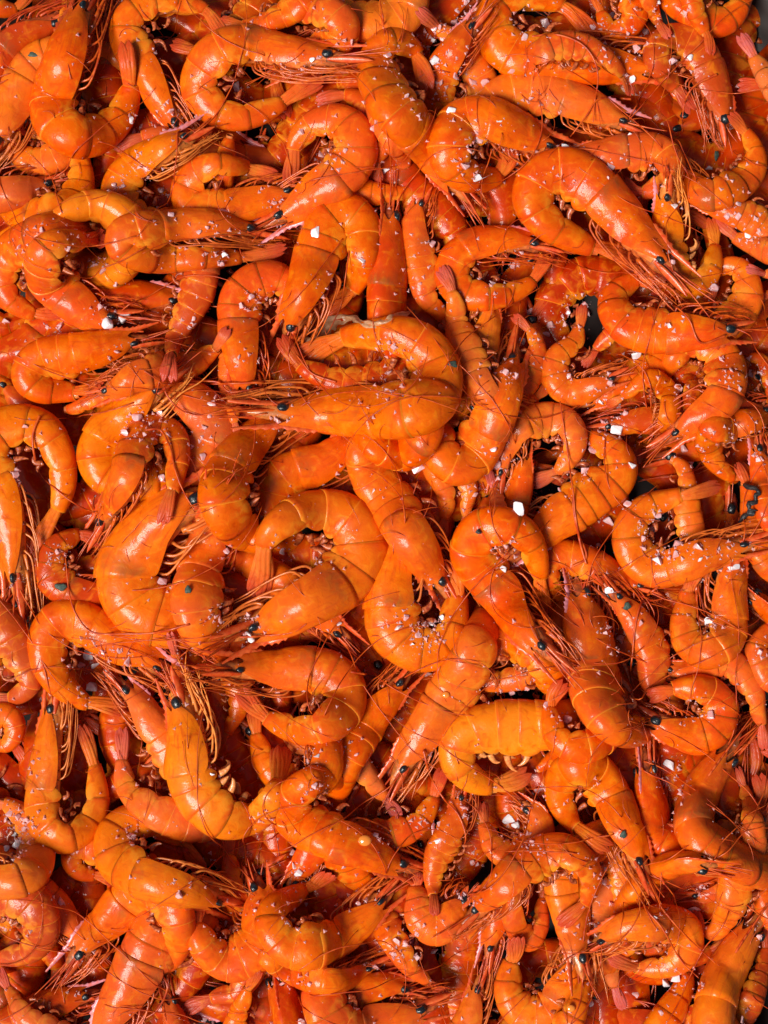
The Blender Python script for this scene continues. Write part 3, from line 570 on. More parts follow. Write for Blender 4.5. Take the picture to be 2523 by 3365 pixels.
def build_shrimp(rec, F, simple=False, seed=0):
    r = np.random.default_rng(seed)
    opt = rec['opt']
    e = bpy.data.objects.new('shrimp', None); C.objects.link(e)
    base = F.C[50]; e.location = (base[0], base[1], base[2]); e.empty_display_size = .005
    org = np.array(e.location)
    t_, p_, y_ = opt.get('t', 0), opt.get('p', 0), opt.get('y', 0)
    col = (float(np.clip(t_ + .06 + r.normal(0, .13), 0, 1)), float(np.clip(p_ + abs(r.normal(0, .15)), 0, 1)), float(np.clip(y_ + r.normal(.10, .16), 0, 1)), 1)  # random paleness spreads the painted peach sheen over all shrimp
    HW = F.half
    ph = r.uniform(0, 6.28, 6)
    def MO(name, V, Fc, mat, **kw):
        par = kw.pop('parent', e)
        o = mesh_obj(name, V - org, Fc, mat, None, color=col, **kw); o.parent = par; return o
    def wob(t, th):
        return 1 + .018 * np.sin(9 * t * 3 + ph[0] + 2 * th) + .014 * np.sin(23 * t + ph[1] - 3 * th) + .010 * np.sin(47 * t + ph[2] + 5 * th)
    # flesh under the shell
    nt_, k = 30, 16
    t = np.linspace(.13, .97, nt_)[:, None]; th = np.linspace(0, 2 * np.pi, k, endpoint=False)[None]
    rr = .86 * wob(t, th) * (1 - .35 * (np.cos(th) < -.6))
    V = F.at(t + 0 * th, F.hd(t) * rr * np.where(np.cos(th) < 0, 1.34, 1) * np.cos(th), F.wd(t) * rr * np.sin(th) * .95).reshape(-1, 3)
    MO('flesh', V, grid_faces(nt_, k, True), M['flesh'])
    # six abdomen shell segments
    m = 25 if not simple else 17; q = 10 if not simple else 6
    for i in range(6):
        a, b = SEG[i], SEG[i + 1]; ov = .02 if i < 5 else .012
        uu = np.concatenate([[0.0], np.linspace(0.004, 1, q)])
        tt = a + uu * (b + ov - a)
        lob = np.array([92, 104, 112, 118, 122, 118][i]) + 26 * np.sin(np.pi * np.clip((uu * .95 + .02), 0, 1)) ** .7
        thm = np.radians(lob)[:, None]
        vv = np.linspace(-1, 1, m)[None]
        th = thm * vv
        if i == 0: th = th * 1.25
        prof = 1.028 - .050 * uu + .016 * np.sin(np.pi * np.minimum(uu * 1.05, 1)); prof[0] = .95
        if i == 4: prof = prof + .012
        rr = prof[:, None] * wob(tt[:, None], th)
        rr = rr * (1 - .10 * np.maximum(np.abs(vv) - .88, 0) / .12)
        ce, se = np.cos(th), np.sin(th); ce = np.where(ce < 0, ce * 1.36, ce)
        sx = np.sign(se) * np.abs(se) ** .92
        V = F.at(tt[:, None] + 0 * th, F.hd(tt)[:, None] * rr * ce, F.wd(tt)[:, None] * rr * sx).reshape(-1, 3)
        MO('shell_segment', V, grid_faces(len(uu), m), M['shell'], u=np.repeat(uu, m), v=np.tile(np.abs(vv[0]), len(uu)))
    # carapace
    q = 22 if not simple else 12; m = 29 if not simple else 17
    uu = np.concatenate([[0], np.linspace(.004, 1, q)])
    tt = .682 + uu * (.985 - .682)
    thm = np.radians(128 - 34 * uu ** 3 - 12 * np.exp(-uu * 14))[:, None]
    vv = np.linspace(-1, 1, m)[None]; th = thm * vv
    prof = 1.05 - .03 * uu; prof[0] = .93
    groove = -.035 * np.exp(-((uu[:, None] - .45 - .16 * np.abs(vv)) / .045) ** 2) - .03 * np.exp(-((uu[:, None] - .7) / .05) ** 2) * np.exp(-((np.abs(vv) - .5) / .2) ** 2)
    rr = (prof[:, None] + groove) * wob(tt[:, None], th)
    # pointed back line
    rr = rr * (1 + (.03 + .10 * uu[:, None]) * np.exp(-(vv / .10) ** 2))
    ef = .018 * uu[:, None] ** 4 * np.cos(vv * 9)
    V = F.at(tt[:, None] + ef, F.hd(tt)[:, None] * rr * np.where(np.cos(th) < 0, 1.22, 1) * np.cos(th), F.wd(tt)[:, None] * rr * np.sin(th)).reshape(-1, 3)
    MO('carapace', V, grid_faces(len(uu), m), M['cara'], u=np.repeat(uu, m), v=np.tile(np.abs(vv[0]), len(uu)))
    # tissue at the mouth
    t = np.linspace(.90, 1.075, 12)[:, None]; th = np.linspace(0, 2 * np.pi, 14, endpoint=False)[None]
    pr = np.interp(t, [.9, .98, 1.04, 1.075], [.86, .80, .5, .12])
    rr = pr * (1 + .10 * np.sin(4 * th + 60 * t + ph[3]) + .07 * np.sin(7 * th - 90 * t + ph[4]))
    h1 = F.half * .58
    V = F.at(t + 0 * th, h1 * rr * np.cos(th) - .05 * HW, h1 * .8 * rr * np.sin(th)).reshape(-1, 3)
    MO('mouth_tissue', V, grid_faces(12, 14, True), M['core'])
    # eyes on stalks
    for sgn in ((1, -1) if not simple else (1,)):
        er = HW * (.26 if HW < .0085 else .22) * r.uniform(.85, 1.08) * opt.get('eye', 1)
        t0 = .985 + r.normal(0, .004)
        c = F.at(t0, .10 * HW, sgn * .44 * HW)
        a1 = F.at(t0 - .035, .06 * HW, sgn * .25 * HW)
        Vt, Ft = tube(np.array([a1, .5 * (a1 + c), c]), np.array([.5, .62, .7]) * er, 8)
        st = MO('eye_stalk', Vt, Ft, M['core'])
        a = np.linspace(0, np.pi, 9)[:, None]; b = np.linspace(0, 2 * np.pi, 12, endpoint=False)[None]
        sq = r.uniform(.7, 1.0); bump = 1 + .09 * np.sin(3 * b + ph[0]) * np.sin(a) + .05 * np.sin(5 * a + ph[5] + b)
        Tv = F.at(t0 + .01, .10 * HW, sgn * .44 * HW) - c; Tv /= np.linalg.norm(Tv)
        Dv = F.D[-2]; Lv = F.Lt[-2] * sgn
        V = c[None, None] + er * bump[..., None] * (1.15 * np.cos(a)[..., None] * Tv + sq * .95 * (np.sin(a) * np.cos(b))[..., None] * Dv + .85 * (np.sin(a) * np.sin(b))[..., None] * Lv) + Lv * er * .12
        MO('eye', V.reshape(-1, 3), grid_faces(9, 12, True), M['eye'], parent=st)
    # rostrum: a tapering toothed blade along the back line, past the eyes
    n = 33; tt = np.linspace(.83, 1.12 + r.uniform(-.02, .03), n)
    x = np.linspace(0, 1, n)
    root = np.interp(tt, [.83, .98, 1.15], [.96, .66, .50 + .25 * 1]) * 0 + np.interp(tt, [.83, .93, .99, 1.15], [.90 * .87, .74, .56, .62]) * HW
    hgt = HW * .22 * np.interp(x, [0, .25, .7, 1], [.25, .95, .75, .05])
    tooth = np.where(np.arange(n) % 3 == 1, HW * .07 * np.interp(x, [0, .2, .8, 1], [0, 1, .8, 0]), 0)
    th_ = HW * .045 * np.interp(x, [0, .5, 1], [1.3, 1, .2])
    bend = HW * .25 * np.maximum(x - .5, 0) ** 2 * r.uniform(0, 2)
    rows = []
    for dd, ll in ((root - .05 * HW, th_ * 1.8), (root + hgt * .6, th_), (root + hgt + tooth, th_ * .25), (root + hgt + tooth, -th_ * .25), (root + hgt * .6, -th_), (root - .05 * HW, -th_ * 1.8)):
        rows.append(F.at(tt - (tooth > 0) * -.004, dd + bend, ll))
    V = np.stack(rows, 1).reshape(-1, 3)
    MO('rostrum', V, grid_faces(n, 6, True), M['pinkrostrum'] if opt.get('pr') or r.random() < .12 else M['rostrum'])
    # antennal scales
    for sgn in (1, -1):
        n = 10; x = np.linspace(0, 1, n); tt = .975 + .15 * x
        wv = HW * .20 * np.sin(np.pi * np.clip(x * .92 + .08, 0, 1)) ** .6
        cc = F.at(tt, HW * (-.14 - .10 * x), sgn * HW * (.36 + .12 * x))
        Dv = F.D[-1]; Lv = F.Lt[-1]
        A = (Dv * math.cos(.5) + Lv * math.sin(.5) * sgn); B = np.cross(F.T[-1], A)
        rows = [cc + A * (wv * c_)[:, None] + B * (HW * h_ * .05) for c_, h_ in ((-1, 0), (-.5, 1), (.0, 1.5), (.5, 1), (1, 0), (.5, -1), (-.5, -1))]
        MO('antennal_scale', np.stack(rows, 1).reshape(-1, 3), grid_faces(n, 7, True), M['rostrum'])
    # short feelers (two pairs) and long feelers
    nshort = 4 if not simple else 1
    for i in range(nshort):
        sgn = 1 if i % 2 == 0 else -1
        n = 14; x = np.linspace(0, 1, n); Lf = r.uniform(.12, .24)
        tt = .99 + Lf * x; dv = HW * (.05 + r.uniform(-.5, .5) * x ** 1.6); lv_ = HW * (sgn * .2 + r.uniform(-.1, .8) * x)
        MO('antennule', *tube(F.at(tt, dv, lv_), HW * .060 * (1 - .8 * x) + .00008, 4), M['feeler'])
    if not simple:
        for i in range(int(r.integers(0, 3))):
            start = F.at(1.0, -.05 * HW, (.3 if i == 0 else -.1) * HW)
            n = 44; Lf = r.uniform(.4, 1.0) * .085
            hd_ = math.atan2(F.T[-1][1], F.T[-1][0]) + r.normal(0, .45); cv = r.normal(0, 1.1); P = [start]
            for j in range(n):
                hd_ += cv / n + r.normal(0, .035); cv += r.normal(0, .25)
                P.append(P[-1] + Lf / n * np.array([math.cos(hd_), math.sin(hd_), 0]))
            FEEL.append((e, np.array(P), HW, col, org))
    # walking legs: five pairs along the belly, pointing forward
    nl = 5 if not simple else 3
    for i in range(nl):
        for sgn in ((1, -1) if not simple else (1,)):
            b0 = .715 + .046 * i * (5 / nl) + r.normal(0, .013)
            fl = r.uniform(.17, .30) * (1.12 - .08 * i)
            kn = r.uniform(.92, 1.24); te = r.uniform(.45, 1.25)
            tt = np.array([b0, b0 + .03, b0 + .06 + .25 * fl, b0 + .05 + .62 * fl, b0 + .05 + fl])
            d1 = -float(F.hd(b0)) * kn; d4 = -HW * te
            dd = np.array([-.72 * float(F.hd(b0)), d1 * .96, d1 * .92 + .1 * d4, .45 * d1 + .55 * d4 + HW * r.normal(0, .08), d4 + HW * r.normal(0, .12)])
            ll = HW * (np.array([.30, .42, .46, .38, .30]) * sgn + r.normal(0, .05, 5))
            P = catmull(F.at(tt, dd, ll), 4)
            x = np.linspace(0, 1, len(P)); rad = HW * .047 * np.interp(x, [0, .2, .5, .9, 1], [1.3, 1.1, .85, .5, .15])
            MO('leg', *tube(P, rad, 6), M['paleleg'] if y_ > .6 else M['leg'])
    if not simple:   # mouth legs: thin bristly pairs reaching past the mouth
        for i in range(4):
            sgn = 1 if i % 2 else -1
            tt = np.array([.90, .96, 1.02, 1.08]) + .02 * i + r.normal(0, .006, 4)
            dd = -HW * np.array([.55, .62, .48 + r.uniform(-.1, .25), .3 + r.uniform(-.1, .5)])
            ll = HW * (sgn * np.array([.3, .34, .3, .2]) + r.normal(0, .05, 4))
            P = catmull(F.at(tt, dd, ll), 4); x = np.linspace(0, 1, len(P))
            parts = [tube(P, HW * .085 * (1.1 - .8 * x), 5)]
            for j in range(2, len(P), 1):
                for s2 in (-1, 1):
                    d_ = (P[j] - P[j - 1]); d_ /= np.linalg.norm(d_) + 1e-9
                    sd = np.cross(d_, F.Lt[-2]) * s2
                    tip = P[j] + (d_ * .8 + sd * .6 + r.normal(0, .2, 3)) * HW * .20
                    parts.append(tube(np.array([P[j], tip]), np.array([.018, .006]) * HW, 3))
            MO('mouth_leg', *join(parts), M['leg'])
    # swimmerets
    for i in range(5 if not simple else 3):
        for sgn in ((1, -1) if not simple else (1,)):
            t0 = .5 * (SEG[i + 1] + SEG[i + 2]) if i < 5 else .66
            if t0 > .66: t0 = .655
            n = 12; x = np.linspace(0, 1, n); cur = r.uniform(1.0, 2.6); ln = HW * r.uniform(.7, 1.1)
            a = cur * x; px_ = np.cumsum(np.sin(a)) / n * ln; py_ = np.cumsum(np.cos(a)) / n * ln
            sg2 = 1 if r.random() < .7 else -1
            P = F.at(t0 + sg2 * px_ / F.len, -F.hd(t0) * 1.0 - py_, sgn * F.wd(t0) * (.42 + .1 * x) + HW * r.normal(0, .05))
            MO('swimmeret', *tube(P, HW * .13 * np.interp(x, [0, .3, .7, 1], [1.2, 1.0, .6, .08]), 6, .5), M['paleswim'] if y_ > .6 else M['swim'])
    # tail fan
    if not opt.get('nf'):
        fan = opt.get('fan', 1.0)
        for kind in ('tail_blade', 'tail_blade', 'tail_blade', 'tail_blade', 'telson'):
            idx = dict(tail_blade=0, telson=1)[kind]
        specs = [('telson', 0, .13, .10)] + [('tail_blade', a_, l_, w_) for a_, l_, w_ in ((-.11, .165, .13), (-.05, .175, .15), (.06, .175, .15), (.13, .160, .13))]
        for nm, ang, ln, wd_ in specs:
            ang = ang * fan + r.normal(0, .02)
            n, m = 14, 9; x = np.linspace(0, 1, n)
            tt = .165 - ln * x
            cen = HW * (.0 + .9 * ang * x * (1 + .3 * fan)) * 2.2
            ww = HW * wd_ * 2.0 * (np.interp(x, [0, .15, .5, .8, .94, 1], [.75, .9, 1.0, .78, .42, .05]) if nm == 'tail_blade' else np.interp(x, [0, .3, .9, 1], [1, .9, .25, .02]))
            lift = HW * (.14 if nm == 'telson' else (.02 + .28 * (1 - abs(ang) * 2.2) * .6)) + HW * .05 * r.normal()
            vv = np.linspace(-1, 1, m)
            ridge = .035 * np.cos(vv * 9.5) + .06 * (1 - vv ** 2)
            dd = cen[:, None] + ww[:, None] * vv[None]
            env = np.sin(np.pi * np.clip(x * .9 + .1, 0, 1)) ** .5
            top = lift + HW * ridge[None] * env[:, None] * 1.3 + HW * .10 * np.sin(x * 3)[:, None]
            bot = top - HW * .055 * (1.02 - vv[None] ** 2)
            Vt = F.at(tt[:, None] + 0 * dd, dd, top).reshape(-1, 3); Vb = F.at(tt[:, None] + 0 * dd, dd, bot - .00005).reshape(-1, 3)
            Ff = np.concatenate([grid_faces(n, m), grid_faces(n, m)[:, ::-1] + n * m])
            MO(nm, np.concatenate([Vt, Vb]), Ff, M['tail'], u=np.tile(np.repeat(x, m), 2), v=np.tile(np.tile(vv * 1.0, n), 2))
    return e

FEEL = []
def make_frame(rec, idx, dive=1.0):
    S, L, ext = sample_line(rec)
    n = len(S); half = rec['w'] / 2 * PX * 1.11
    sg = np.linspace(0, 1, n)
    wd = half * np.interp(sg, PROF_S, PROF_W); hd = half * np.interp(sg, PROF_S, PROF_H)
    r = np.random.default_rng(1000 + idx)
    roll0 = R(rec['opt'].get('r', 8)) + r.normal(0, .06)
    z = np.full(n, ZR)
    for it in range(3):
        XY = unproject(S, z[:, None]) if False else np.array([unproject(S[i], z[i]) for i in range(n)])
        t = np.empty(n)
        for i in range(0, n, 4):
            t[i] = support(XY[i, 0], XY[i, 1], hd[i] * .85, 80) + wd[i] * 1.0
        t = np.interp(sg, sg[::4], t[::4])
        zz = smooth(np.pad(t, 12, mode='edge')[:, None], 60)[12:-12, 0]
        res = np.maximum(t - zz, 0)
        zz = zz + .35 * smooth(res[:, None], 10)[:, 0]
        if ext:
            kind, f = ext
            dv = np.clip((sg - f) / (1 - f), 0, 1) if kind == 'h' else np.clip((f - sg) / f, 0, 1)
            zz = zz - dive * 2.6 * half * dv ** .8
        z = np.maximum(zz, wd * .8 + .002)
    XY = np.array([unproject(S[i], z[i]) for i in range(n)])
    P3 = np.column_stack([XY, z])
    for i in range(n):
        if sg[i] > .04: stamp(XY[i, 0], XY[i, 1], z[i], hd[i], wd[i], idx)
        else: stamp(XY[i, 0], XY[i, 1], z[i], hd[i] * .6, wd[i] * .6, idx)
    roll = np.full(n, roll0)
    return Frame(P3, half, roll, rec['opt'].get('f', False))

# ------------------------------------------------------------ setting: table and pan
def superell(a, b, k, n=96):
    t = np.linspace(0, 2 * np.pi, n, endpoint=False); c, s_ = np.cos(t), np.sin(t)
    return np.stack([a * np.sign(c) * np.abs(c) ** (2 / k), b * np.sign(s_) * np.abs(s_) ** (2 / k)], 1)
tv = np.array([[-1.2, -1.2, -.012], [1.2, -1.2, -.012], [1.2, 1.2, -.012], [-1.2, 1.2, -.012]])
tb = mesh_obj('table_top', tv, np.array([[0, 1, 2, 3]]), M['table']); tb['kind'] = 'structure'
ring = superell(.1830, .2335, 5.0)
prof = [(.0, .0), (.02, .0), (.55, .0), (.86, .0005), (.93, .004), (.975, .014), (.995, .021), (1.02, .0225), (1.035, .020), (1.03, .017), (1.0, .016), (.985, .008), (.94, -.003), (.86, -.008), (.5, -.009), (.02, -.009)]
rows = [np.column_stack([ring * f_, np.full(len(ring), z_)]) for f_, z_ in prof[1:]]
pv = np.concatenate(rows); nr = len(ring); nrow = len(rows)
caps = np.array([list(range(nr))])
pe = bpy.data.objects.new('pan', None); C.objects.link(pe)
pe['label'] = 'dark grey enamel pan seen in the corners under the heap of shrimp'; pe['category'] = 'pan'
i1 = 5
mesh_obj('pan_bowl', pv, [grid_faces(nrow, nr, True), caps, np.array([list(range((nrow - 1) * nr, nrow * nr))[::-1]])], M['pan'], pe)

# ------------------------------------------------------------ shrimp buried under the visible ones
recs = []
def parse_opt(s):
    o = {}
    for tok in s.split():
        if tok in ('f', 'xt', 'nf', 'x', 'n'): o[tok] = True
        elif tok.startswith('fan'): o['fan'] = float(tok[3:])
        else: o[tok[0]] = float(tok[1:])
    return o
for ln in TRACES.strip().splitlines():
    id_, tile, w_, lv, op, pts, lab = ln.split('|')
    recs.append(dict(id=id_, tile=tile, w=float(w_), lv=float(lv), opt=parse_opt(op), pts=[tuple(map(float, p.split(','))) for p in pts.split()], label=lab))
protos = []
def tree_copy(root, loc, rz, tint):
    rr = root.copy(); C.objects.link(rr); rr.location = loc; rr.rotation_euler = (0, 0, rz)
    for ch in KIDS[root.name]:
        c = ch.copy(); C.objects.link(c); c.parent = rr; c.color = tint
        for g in ch.children:
            d = g.copy(); C.objects.link(d); d.parent = c
    return rr
shapes = [[(400, 0), (380, 160), (280, 280), (120, 300), (0, 200), (-30, 40), (60, -120), (200, -240), (340, -330)],
          [(420, 60), (330, 190), (170, 240), (20, 180), (-50, 40), (0, -110), (140, -190), (300, -180), (450, -140)],
          [(-500, 120), (-350, 190), (-180, 180), (-20, 120), (120, 20), (260, -60), (420, -90), (560, -60)]]
KIDS = {}
for i, shp in enumerate([[(a * 1.18, c * 1.18) for a, c in s] for s in shapes]):
    rec = dict(tile='A1', w=235., lv=0, opt=dict(r=12, t=.8), pts=shp)  # high redness: gap shade put into the shell colour
    P, L = resample(catmull(np.array(shp, float)), 101); P = smooth(P, 10)
    half = 235 / 2 * PX
    P3 = np.column_stack([P[:, 0] * PX, -P[:, 1] * PX, 0 * P[:, 0]])
    F = Frame(P3, half, np.full(101, .25))
    protos.append((build_shrimp(rec, F, True, 50 + i), P3, half))
KIDS = {p[0].name: list(p[0].children) for p in protos}
DEEP = 'shrimp buried under the others, only dark slivers showing in the gaps'
# ------------------------------------------------------------ the shrimp one can tell apart, from the bottom of the heap to its top
OWN = {}
for idx, rec in enumerate(sorted(recs, key=lambda r_: r_['lv'])):
    F = make_frame(rec, idx)
    if rec['id'] in ('c7', 'h10', 'a20', 'b12', 'g9'): rec['opt']['pr'] = 1
    e = build_shrimp(rec, F, False, 200 + idx)
    e['label'] = rec['label']; e['category'] = 'shrimp'; e['group'] = 'cooked shrimp heaped in the pan'
    rec['obj'] = e; rec['idx'] = idx; rec['F'] = F; OWN[rec['id']] = rec
BYIDX = {rec['idx']: rec for rec in recs}

# more buried shrimp wherever the heap would otherwise show a deep hole
HM[IDM == -1] = 0.001
GXc = GX0 + (np.arange(GNX) + .5) * CELL; GYc = GY0 + (np.arange(GNY) + .5) * CELL
INSIDE = ((np.abs(GXc)[None] / .1655) ** 6 + (np.abs(GYc)[:, None] / .2155) ** 6) < 1
def fill_at(x, y, cz):
    global nfill
    i = nfill % 3; pr, P3, half = protos[i]; best = None
    for tr in range(14):      # the pose that covers most bare ground and pokes through least
        i = int(rng.integers(3)); pr, P3, half = protos[i]
        rz = rng.uniform(0, 6.28); off = P3 - P3[50]; q_ = int(rng.integers(35, 80)); c_, s_ = math.cos(rz), math.sin(rz)
        loc = (x - (c_ * off[q_, 0] - s_ * off[q_, 1]), y - (s_ * off[q_, 0] + c_ * off[q_, 1]), cz)
        XY = np.column_stack([c_ * off[:, 0] - s_ * off[:, 1] + loc[0], s_ * off[:, 0] + c_ * off[:, 1] + loc[1]])
        hh = np.array([top_at(*p) for p in XY[10:100:4]]); ins = np.abs(XY[10:100:4]) < np.array([.178, .228])
        score = np.sum(hh < cz - .004) - 3 * np.sum(~ins.all(1)) + .3 * np.sum(hh < cz)
        if best is None or score > best[0]: best = (score, i, rz, loc, XY)
    _, i, rz, loc, XY = best; pr, P3, half = protos[i]
    if i in used: o = tree_copy(pr, loc, rz, (float(rng.uniform(.6, 1)), 0, 0, 1))  # deep red tint paints the shade of the gaps onto the buried shrimp
    else: o = pr; o.location = loc; o.rotation_euler = (0, 0, rz); used.add(i)
    nfill += 1
    for i_ in range(8, 101, 2):
        h_ = half * np.interp(i_ / 100, PROF_S, PROF_H); stamp(XY[i_, 0], XY[i_, 1], loc[2], h_, h_ * .75, -2)
    o['label'] = DEEP; o['category'] = 'shrimp'; o['group'] = 'shrimp buried deep in the heap'
used = set(); nfill = 0
from_y, from_x = np.arange(0, GNY, 8), np.arange(0, GNX, 8)
while nfill < 132:
    sub = HM[::8, ::8]; ins = INSIDE[::8, ::8]
    # local surface level (mean of the covered neighbourhood) against what lies here
    pad = np.pad(sub, 4, mode='edge'); loc80 = np.percentile(np.stack([pad[a:a + sub.shape[0], c:c + sub.shape[1]] for a in range(0, 9, 2) for c in range(0, 9, 2)]), 75, axis=0)
    # neighbouring bare cells make a bigger hole
    depth = np.where(ins, loc80 - sub, -1) + .030 * (sub < .003) * ins
    nb = np.pad(sub < .006, 1); area = sum(nb[a:a + sub.shape[0], c:c + sub.shape[1]] for a in range(3) for c in range(3))
    depth = depth + .002 * area
    j, i = np.unravel_index(np.argmax(depth), depth.shape)
    if depth[j, i] < .022: break
    fill_at(GXc[::8][i] + rng.normal(0, .0015), GYc[::8][j] + rng.normal(0, .0015), max(loc80[j, i] - .027, .0085))
print('buried', nfill)

# long feelers lie over whatever is below them
def lay(P, lift=.0004):
    z = np.array([top_at(p[0], p[1]) for p in P]) + lift
    zp = np.pad(z, 6, mode='edge')
    zm = np.array([zp[i:i + 9].max() for i in range(len(z))])
    zm = smooth(np.pad(zm, 3, mode='edge')[:, None], 4)[3:-3, 0]
    return zm
for e, P, HW, col, org in FEEL:
    z = lay(P); x = np.linspace(0, 1, len(P))
    z = np.where(x < .12, P[0, 2] * (1 - x / .12) + z * (x / .12), z)
    P = np.column_stack([P[:, :2], z])
    o = mesh_obj('antenna', *[a if i else a - org for i, a in enumerate(tube(P, .00026 * (1 - .75 * x) + .00005, 4))], M['feeler'], None, color=col); o.parent = e
for ln in FEELERS.strip().splitlines():
    oid, tile, pts = ln.split('|'); rec = OWN[oid]
    q_ = np.array([tuple(map(float, p.split(','))) for p in pts.split()]); q_, _ = resample(catmull(q_), 70)
    Sx = np.array(TILES[tile]) + q_ / 1.8433
    P = np.array([place(a, b, .0006) for a, b in Sx]); z = lay(P, .0007)
    P = np.array([[*unproject(Sx[i], z[i]), z[i]] for i in range(len(z))])
    x = np.linspace(0, 1, 70); org = np.array(rec['obj'].location)
    Vt, Ft = tube(P, .00052 * (1 - .6 * x), 6)
    o = mesh_obj('antenna', Vt - org, Ft, M['feeler']); o.parent = rec['obj']

# ------------------------------------------------------------ salt
ICO = None
def crystal(seed, size, flatk):
    r = np.random.default_rng(seed)
    import bmesh
    bm = bmesh.new()
    kind = seed % 3
    pts = r.normal(0, 1, (11, 3)); pts /= np.linalg.norm(pts, axis=1)[:, None]
    if kind == 0: pts = np.sign(pts) * np.abs(pts) ** .35 * .8
    pts *= r.uniform(.75, 1.1, (11, 1)); pts *= np.array([1, r.uniform(.65, .95), flatk])
    for p in pts: bm.verts.new(p)
    res = bmesh.ops.convex_hull(bm, input=bm.verts)
    bmesh.ops.delete(bm, geom=list({g for g in res['geom_interior'] + res['geom_unused'] if isinstance(g, bmesh.types.BMVert)}), context='VERTS')
    bmesh.ops.bevel(bm, geom=bm.edges[:], offset=.07, segments=1, affect='EDGES')
    bm.verts.ensure_lookup_table()
    V = np.array([v.co[:] for v in bm.verts]); bm.verts.index_update()
    me = bpy.data.meshes.new('salt_grain'); bm.to_mesh(me); bm.free()
    for p in me.polygons: p.use_smooth = False
    return me
CRY = [crystal(i, 1, f_) for i, f_ in enumerate([.6, .45, .8, .5, .7, .4, .9, .55, .65])]
CRYW = []
for me in CRY:
    me.materials.append(M['salt']); mw = me.copy(); mw.materials.clear(); mw.materials.append(M['whitesalt']); CRYW.append(mw)
grains = []
for ln in SALT.strip().splitlines():
    tile, rest = ln.split(' ', 1)
    for tok in rest.split():
        a, b, s_ = map(float, tok.split(','))
        X, Y = TILES[tile][0] + a / 1.8433, TILES[tile][1] + b / 1.8433
        if any(abs(X - g[0]) < 9 and abs(Y - g[1]) < 9 for g in grains): continue
        grains.append((X, Y, abs(s_), s_ < 0))
under = {}
for i, (X, Y, s_, white) in enumerate(grains):
    rad = s_ * PX * .5 * (1.3 if white else 1.35)
    p = place(X, Y, 0); gx, gy = gi(p[0], p[1]); gx = min(max(gx, 0), GNX - 1); gy = min(max(gy, 0), GNY - 1)
    own = IDM[gy, gx]
    o = bpy.data.objects.new('salt_grain', (CRYW if white else CRY)[i % len(CRY)]); C.objects.link(o)
    o.location = (p[0], p[1], p[2] + rad * .22); o.scale = (rad, rad, rad)
    o.rotation_euler = (rng.uniform(-.4, .4), rng.uniform(-.4, .4), rng.uniform(0, 6.28))
    o['category'] = 'salt grain'; o['group'] = 'coarse salt grains scattered over the shrimp'
    under.setdefault(int(own), []).append((s_, white, o))
def short(lab, n=11): 
    wds = lab.replace(',', '').split()[:n]
    while wds[-1] in ('of', 'the', 'a', 'its', 'with', 'and', 'on', 'in', 'at', 'to', 'by', 'from', 'under', 'above', 'over', 'beside', 'behind', 'below', 'two', 'one', 'big', 'long', 'pink', 'black', 'white', 'lower', 'upper', 'round', 'left', 'right') and len(wds) > 4: wds.pop()
    return ' '.join(wds)
for own, lst in under.items():
    lst.sort(key=lambda g: -g[0])
    lab = short(BYIDX[own]['label']) if own in BYIDX else 'shrimp buried deep in a dark gap'
    nbig = 0
    for j, (s_, white, o) in enumerate(lst):
        cw = 'white' if white else 'pinkish'
        if len(lst) == 1: o['label'] = f'{cw} salt grain on {lab}'
        elif j == 0 and lst[0][0] > lst[1][0]: o['label'] = f'largest salt grain on {lab}'
        else: o['label'] = f'{cw} salt grain on {lab}'
# fine salt dust: one mass of tiny specks
sp = []
for i in range(8600):
    if i % 4: g = grains[rng.integers(len(grains))]; X, Y = g[0] + rng.normal(0, 32), g[1] + rng.normal(0, 32)
    else: X, Y = rng.uniform(0, PW), rng.uniform(0, PH)
    p = place(X, Y, 0); s_ = .00024 + .00110 * rng.random() ** 2.6
    v = np.array([[1, 0, 0], [-.4, .8, 0], [-.5, -.8, .1], [0, 0, .8], [0, 0, -.6]]) * s_ * rng.uniform(.7, 1.2, (5, 3))
    a = rng.uniform(0, 6.28); c_, q_ = math.cos(a), math.sin(a)
    v = v @ np.array([[c_, q_, 0], [-q_, c_, 0], [0, 0, 1]])
    sp.append((v + p, [np.array([[0, 1, 3], [1, 2, 3], [2, 0, 3], [1, 0, 4], [2, 1, 4], [0, 2, 4]])]))
o = mesh_obj('fine_salt', *join(sp), M['salt'], flat=True); o['kind'] = 'stuff'; o['label'] = 'fine pinkish salt dust sprinkled over the whole heap'; o['category'] = 'salt'

# loose bits of feeler and leg hair lying everywhere: one tangle nobody could count
parts = []
for i in range(620):
    if i % 4: rc = recs[rng.integers(len(recs))]; c0 = rc['F'].at(rng.uniform(.9, 1.12), 0., 0.); x, y = c0[0] + rng.normal(0, .005), c0[1] + rng.normal(0, .005); a = math.atan2(rc['F'].T[-1][1], rc['F'].T[-1][0]) + rng.normal(0, .5)
    else: x, y, a = rng.uniform(-.15, .15), rng.uniform(-.2, .2), rng.uniform(0, 6.28)
    L_ = rng.uniform(.005, .018); n = 12; cv = rng.normal(0, 1.0); P = [(x, y)]
    for j in range(n): a += cv / n + rng.normal(0, .05); P.append((P[-1][0] + L_ / n * math.cos(a), P[-1][1] + L_ / n * math.sin(a)))
    P = np.array(P); P = np.column_stack([P, lay(P, .0003)]); xx = np.linspace(0, 1, len(P))
    parts.append(tube(P, .00017 * (1 - .7 * xx) + .00004, 3))
o = mesh_obj('loose_feelers', *join(parts), M['feeler']); o['kind'] = 'stuff'; o['label'] = 'loose thin orange feeler threads tangled over the heap'; o['category'] = 'feelers'

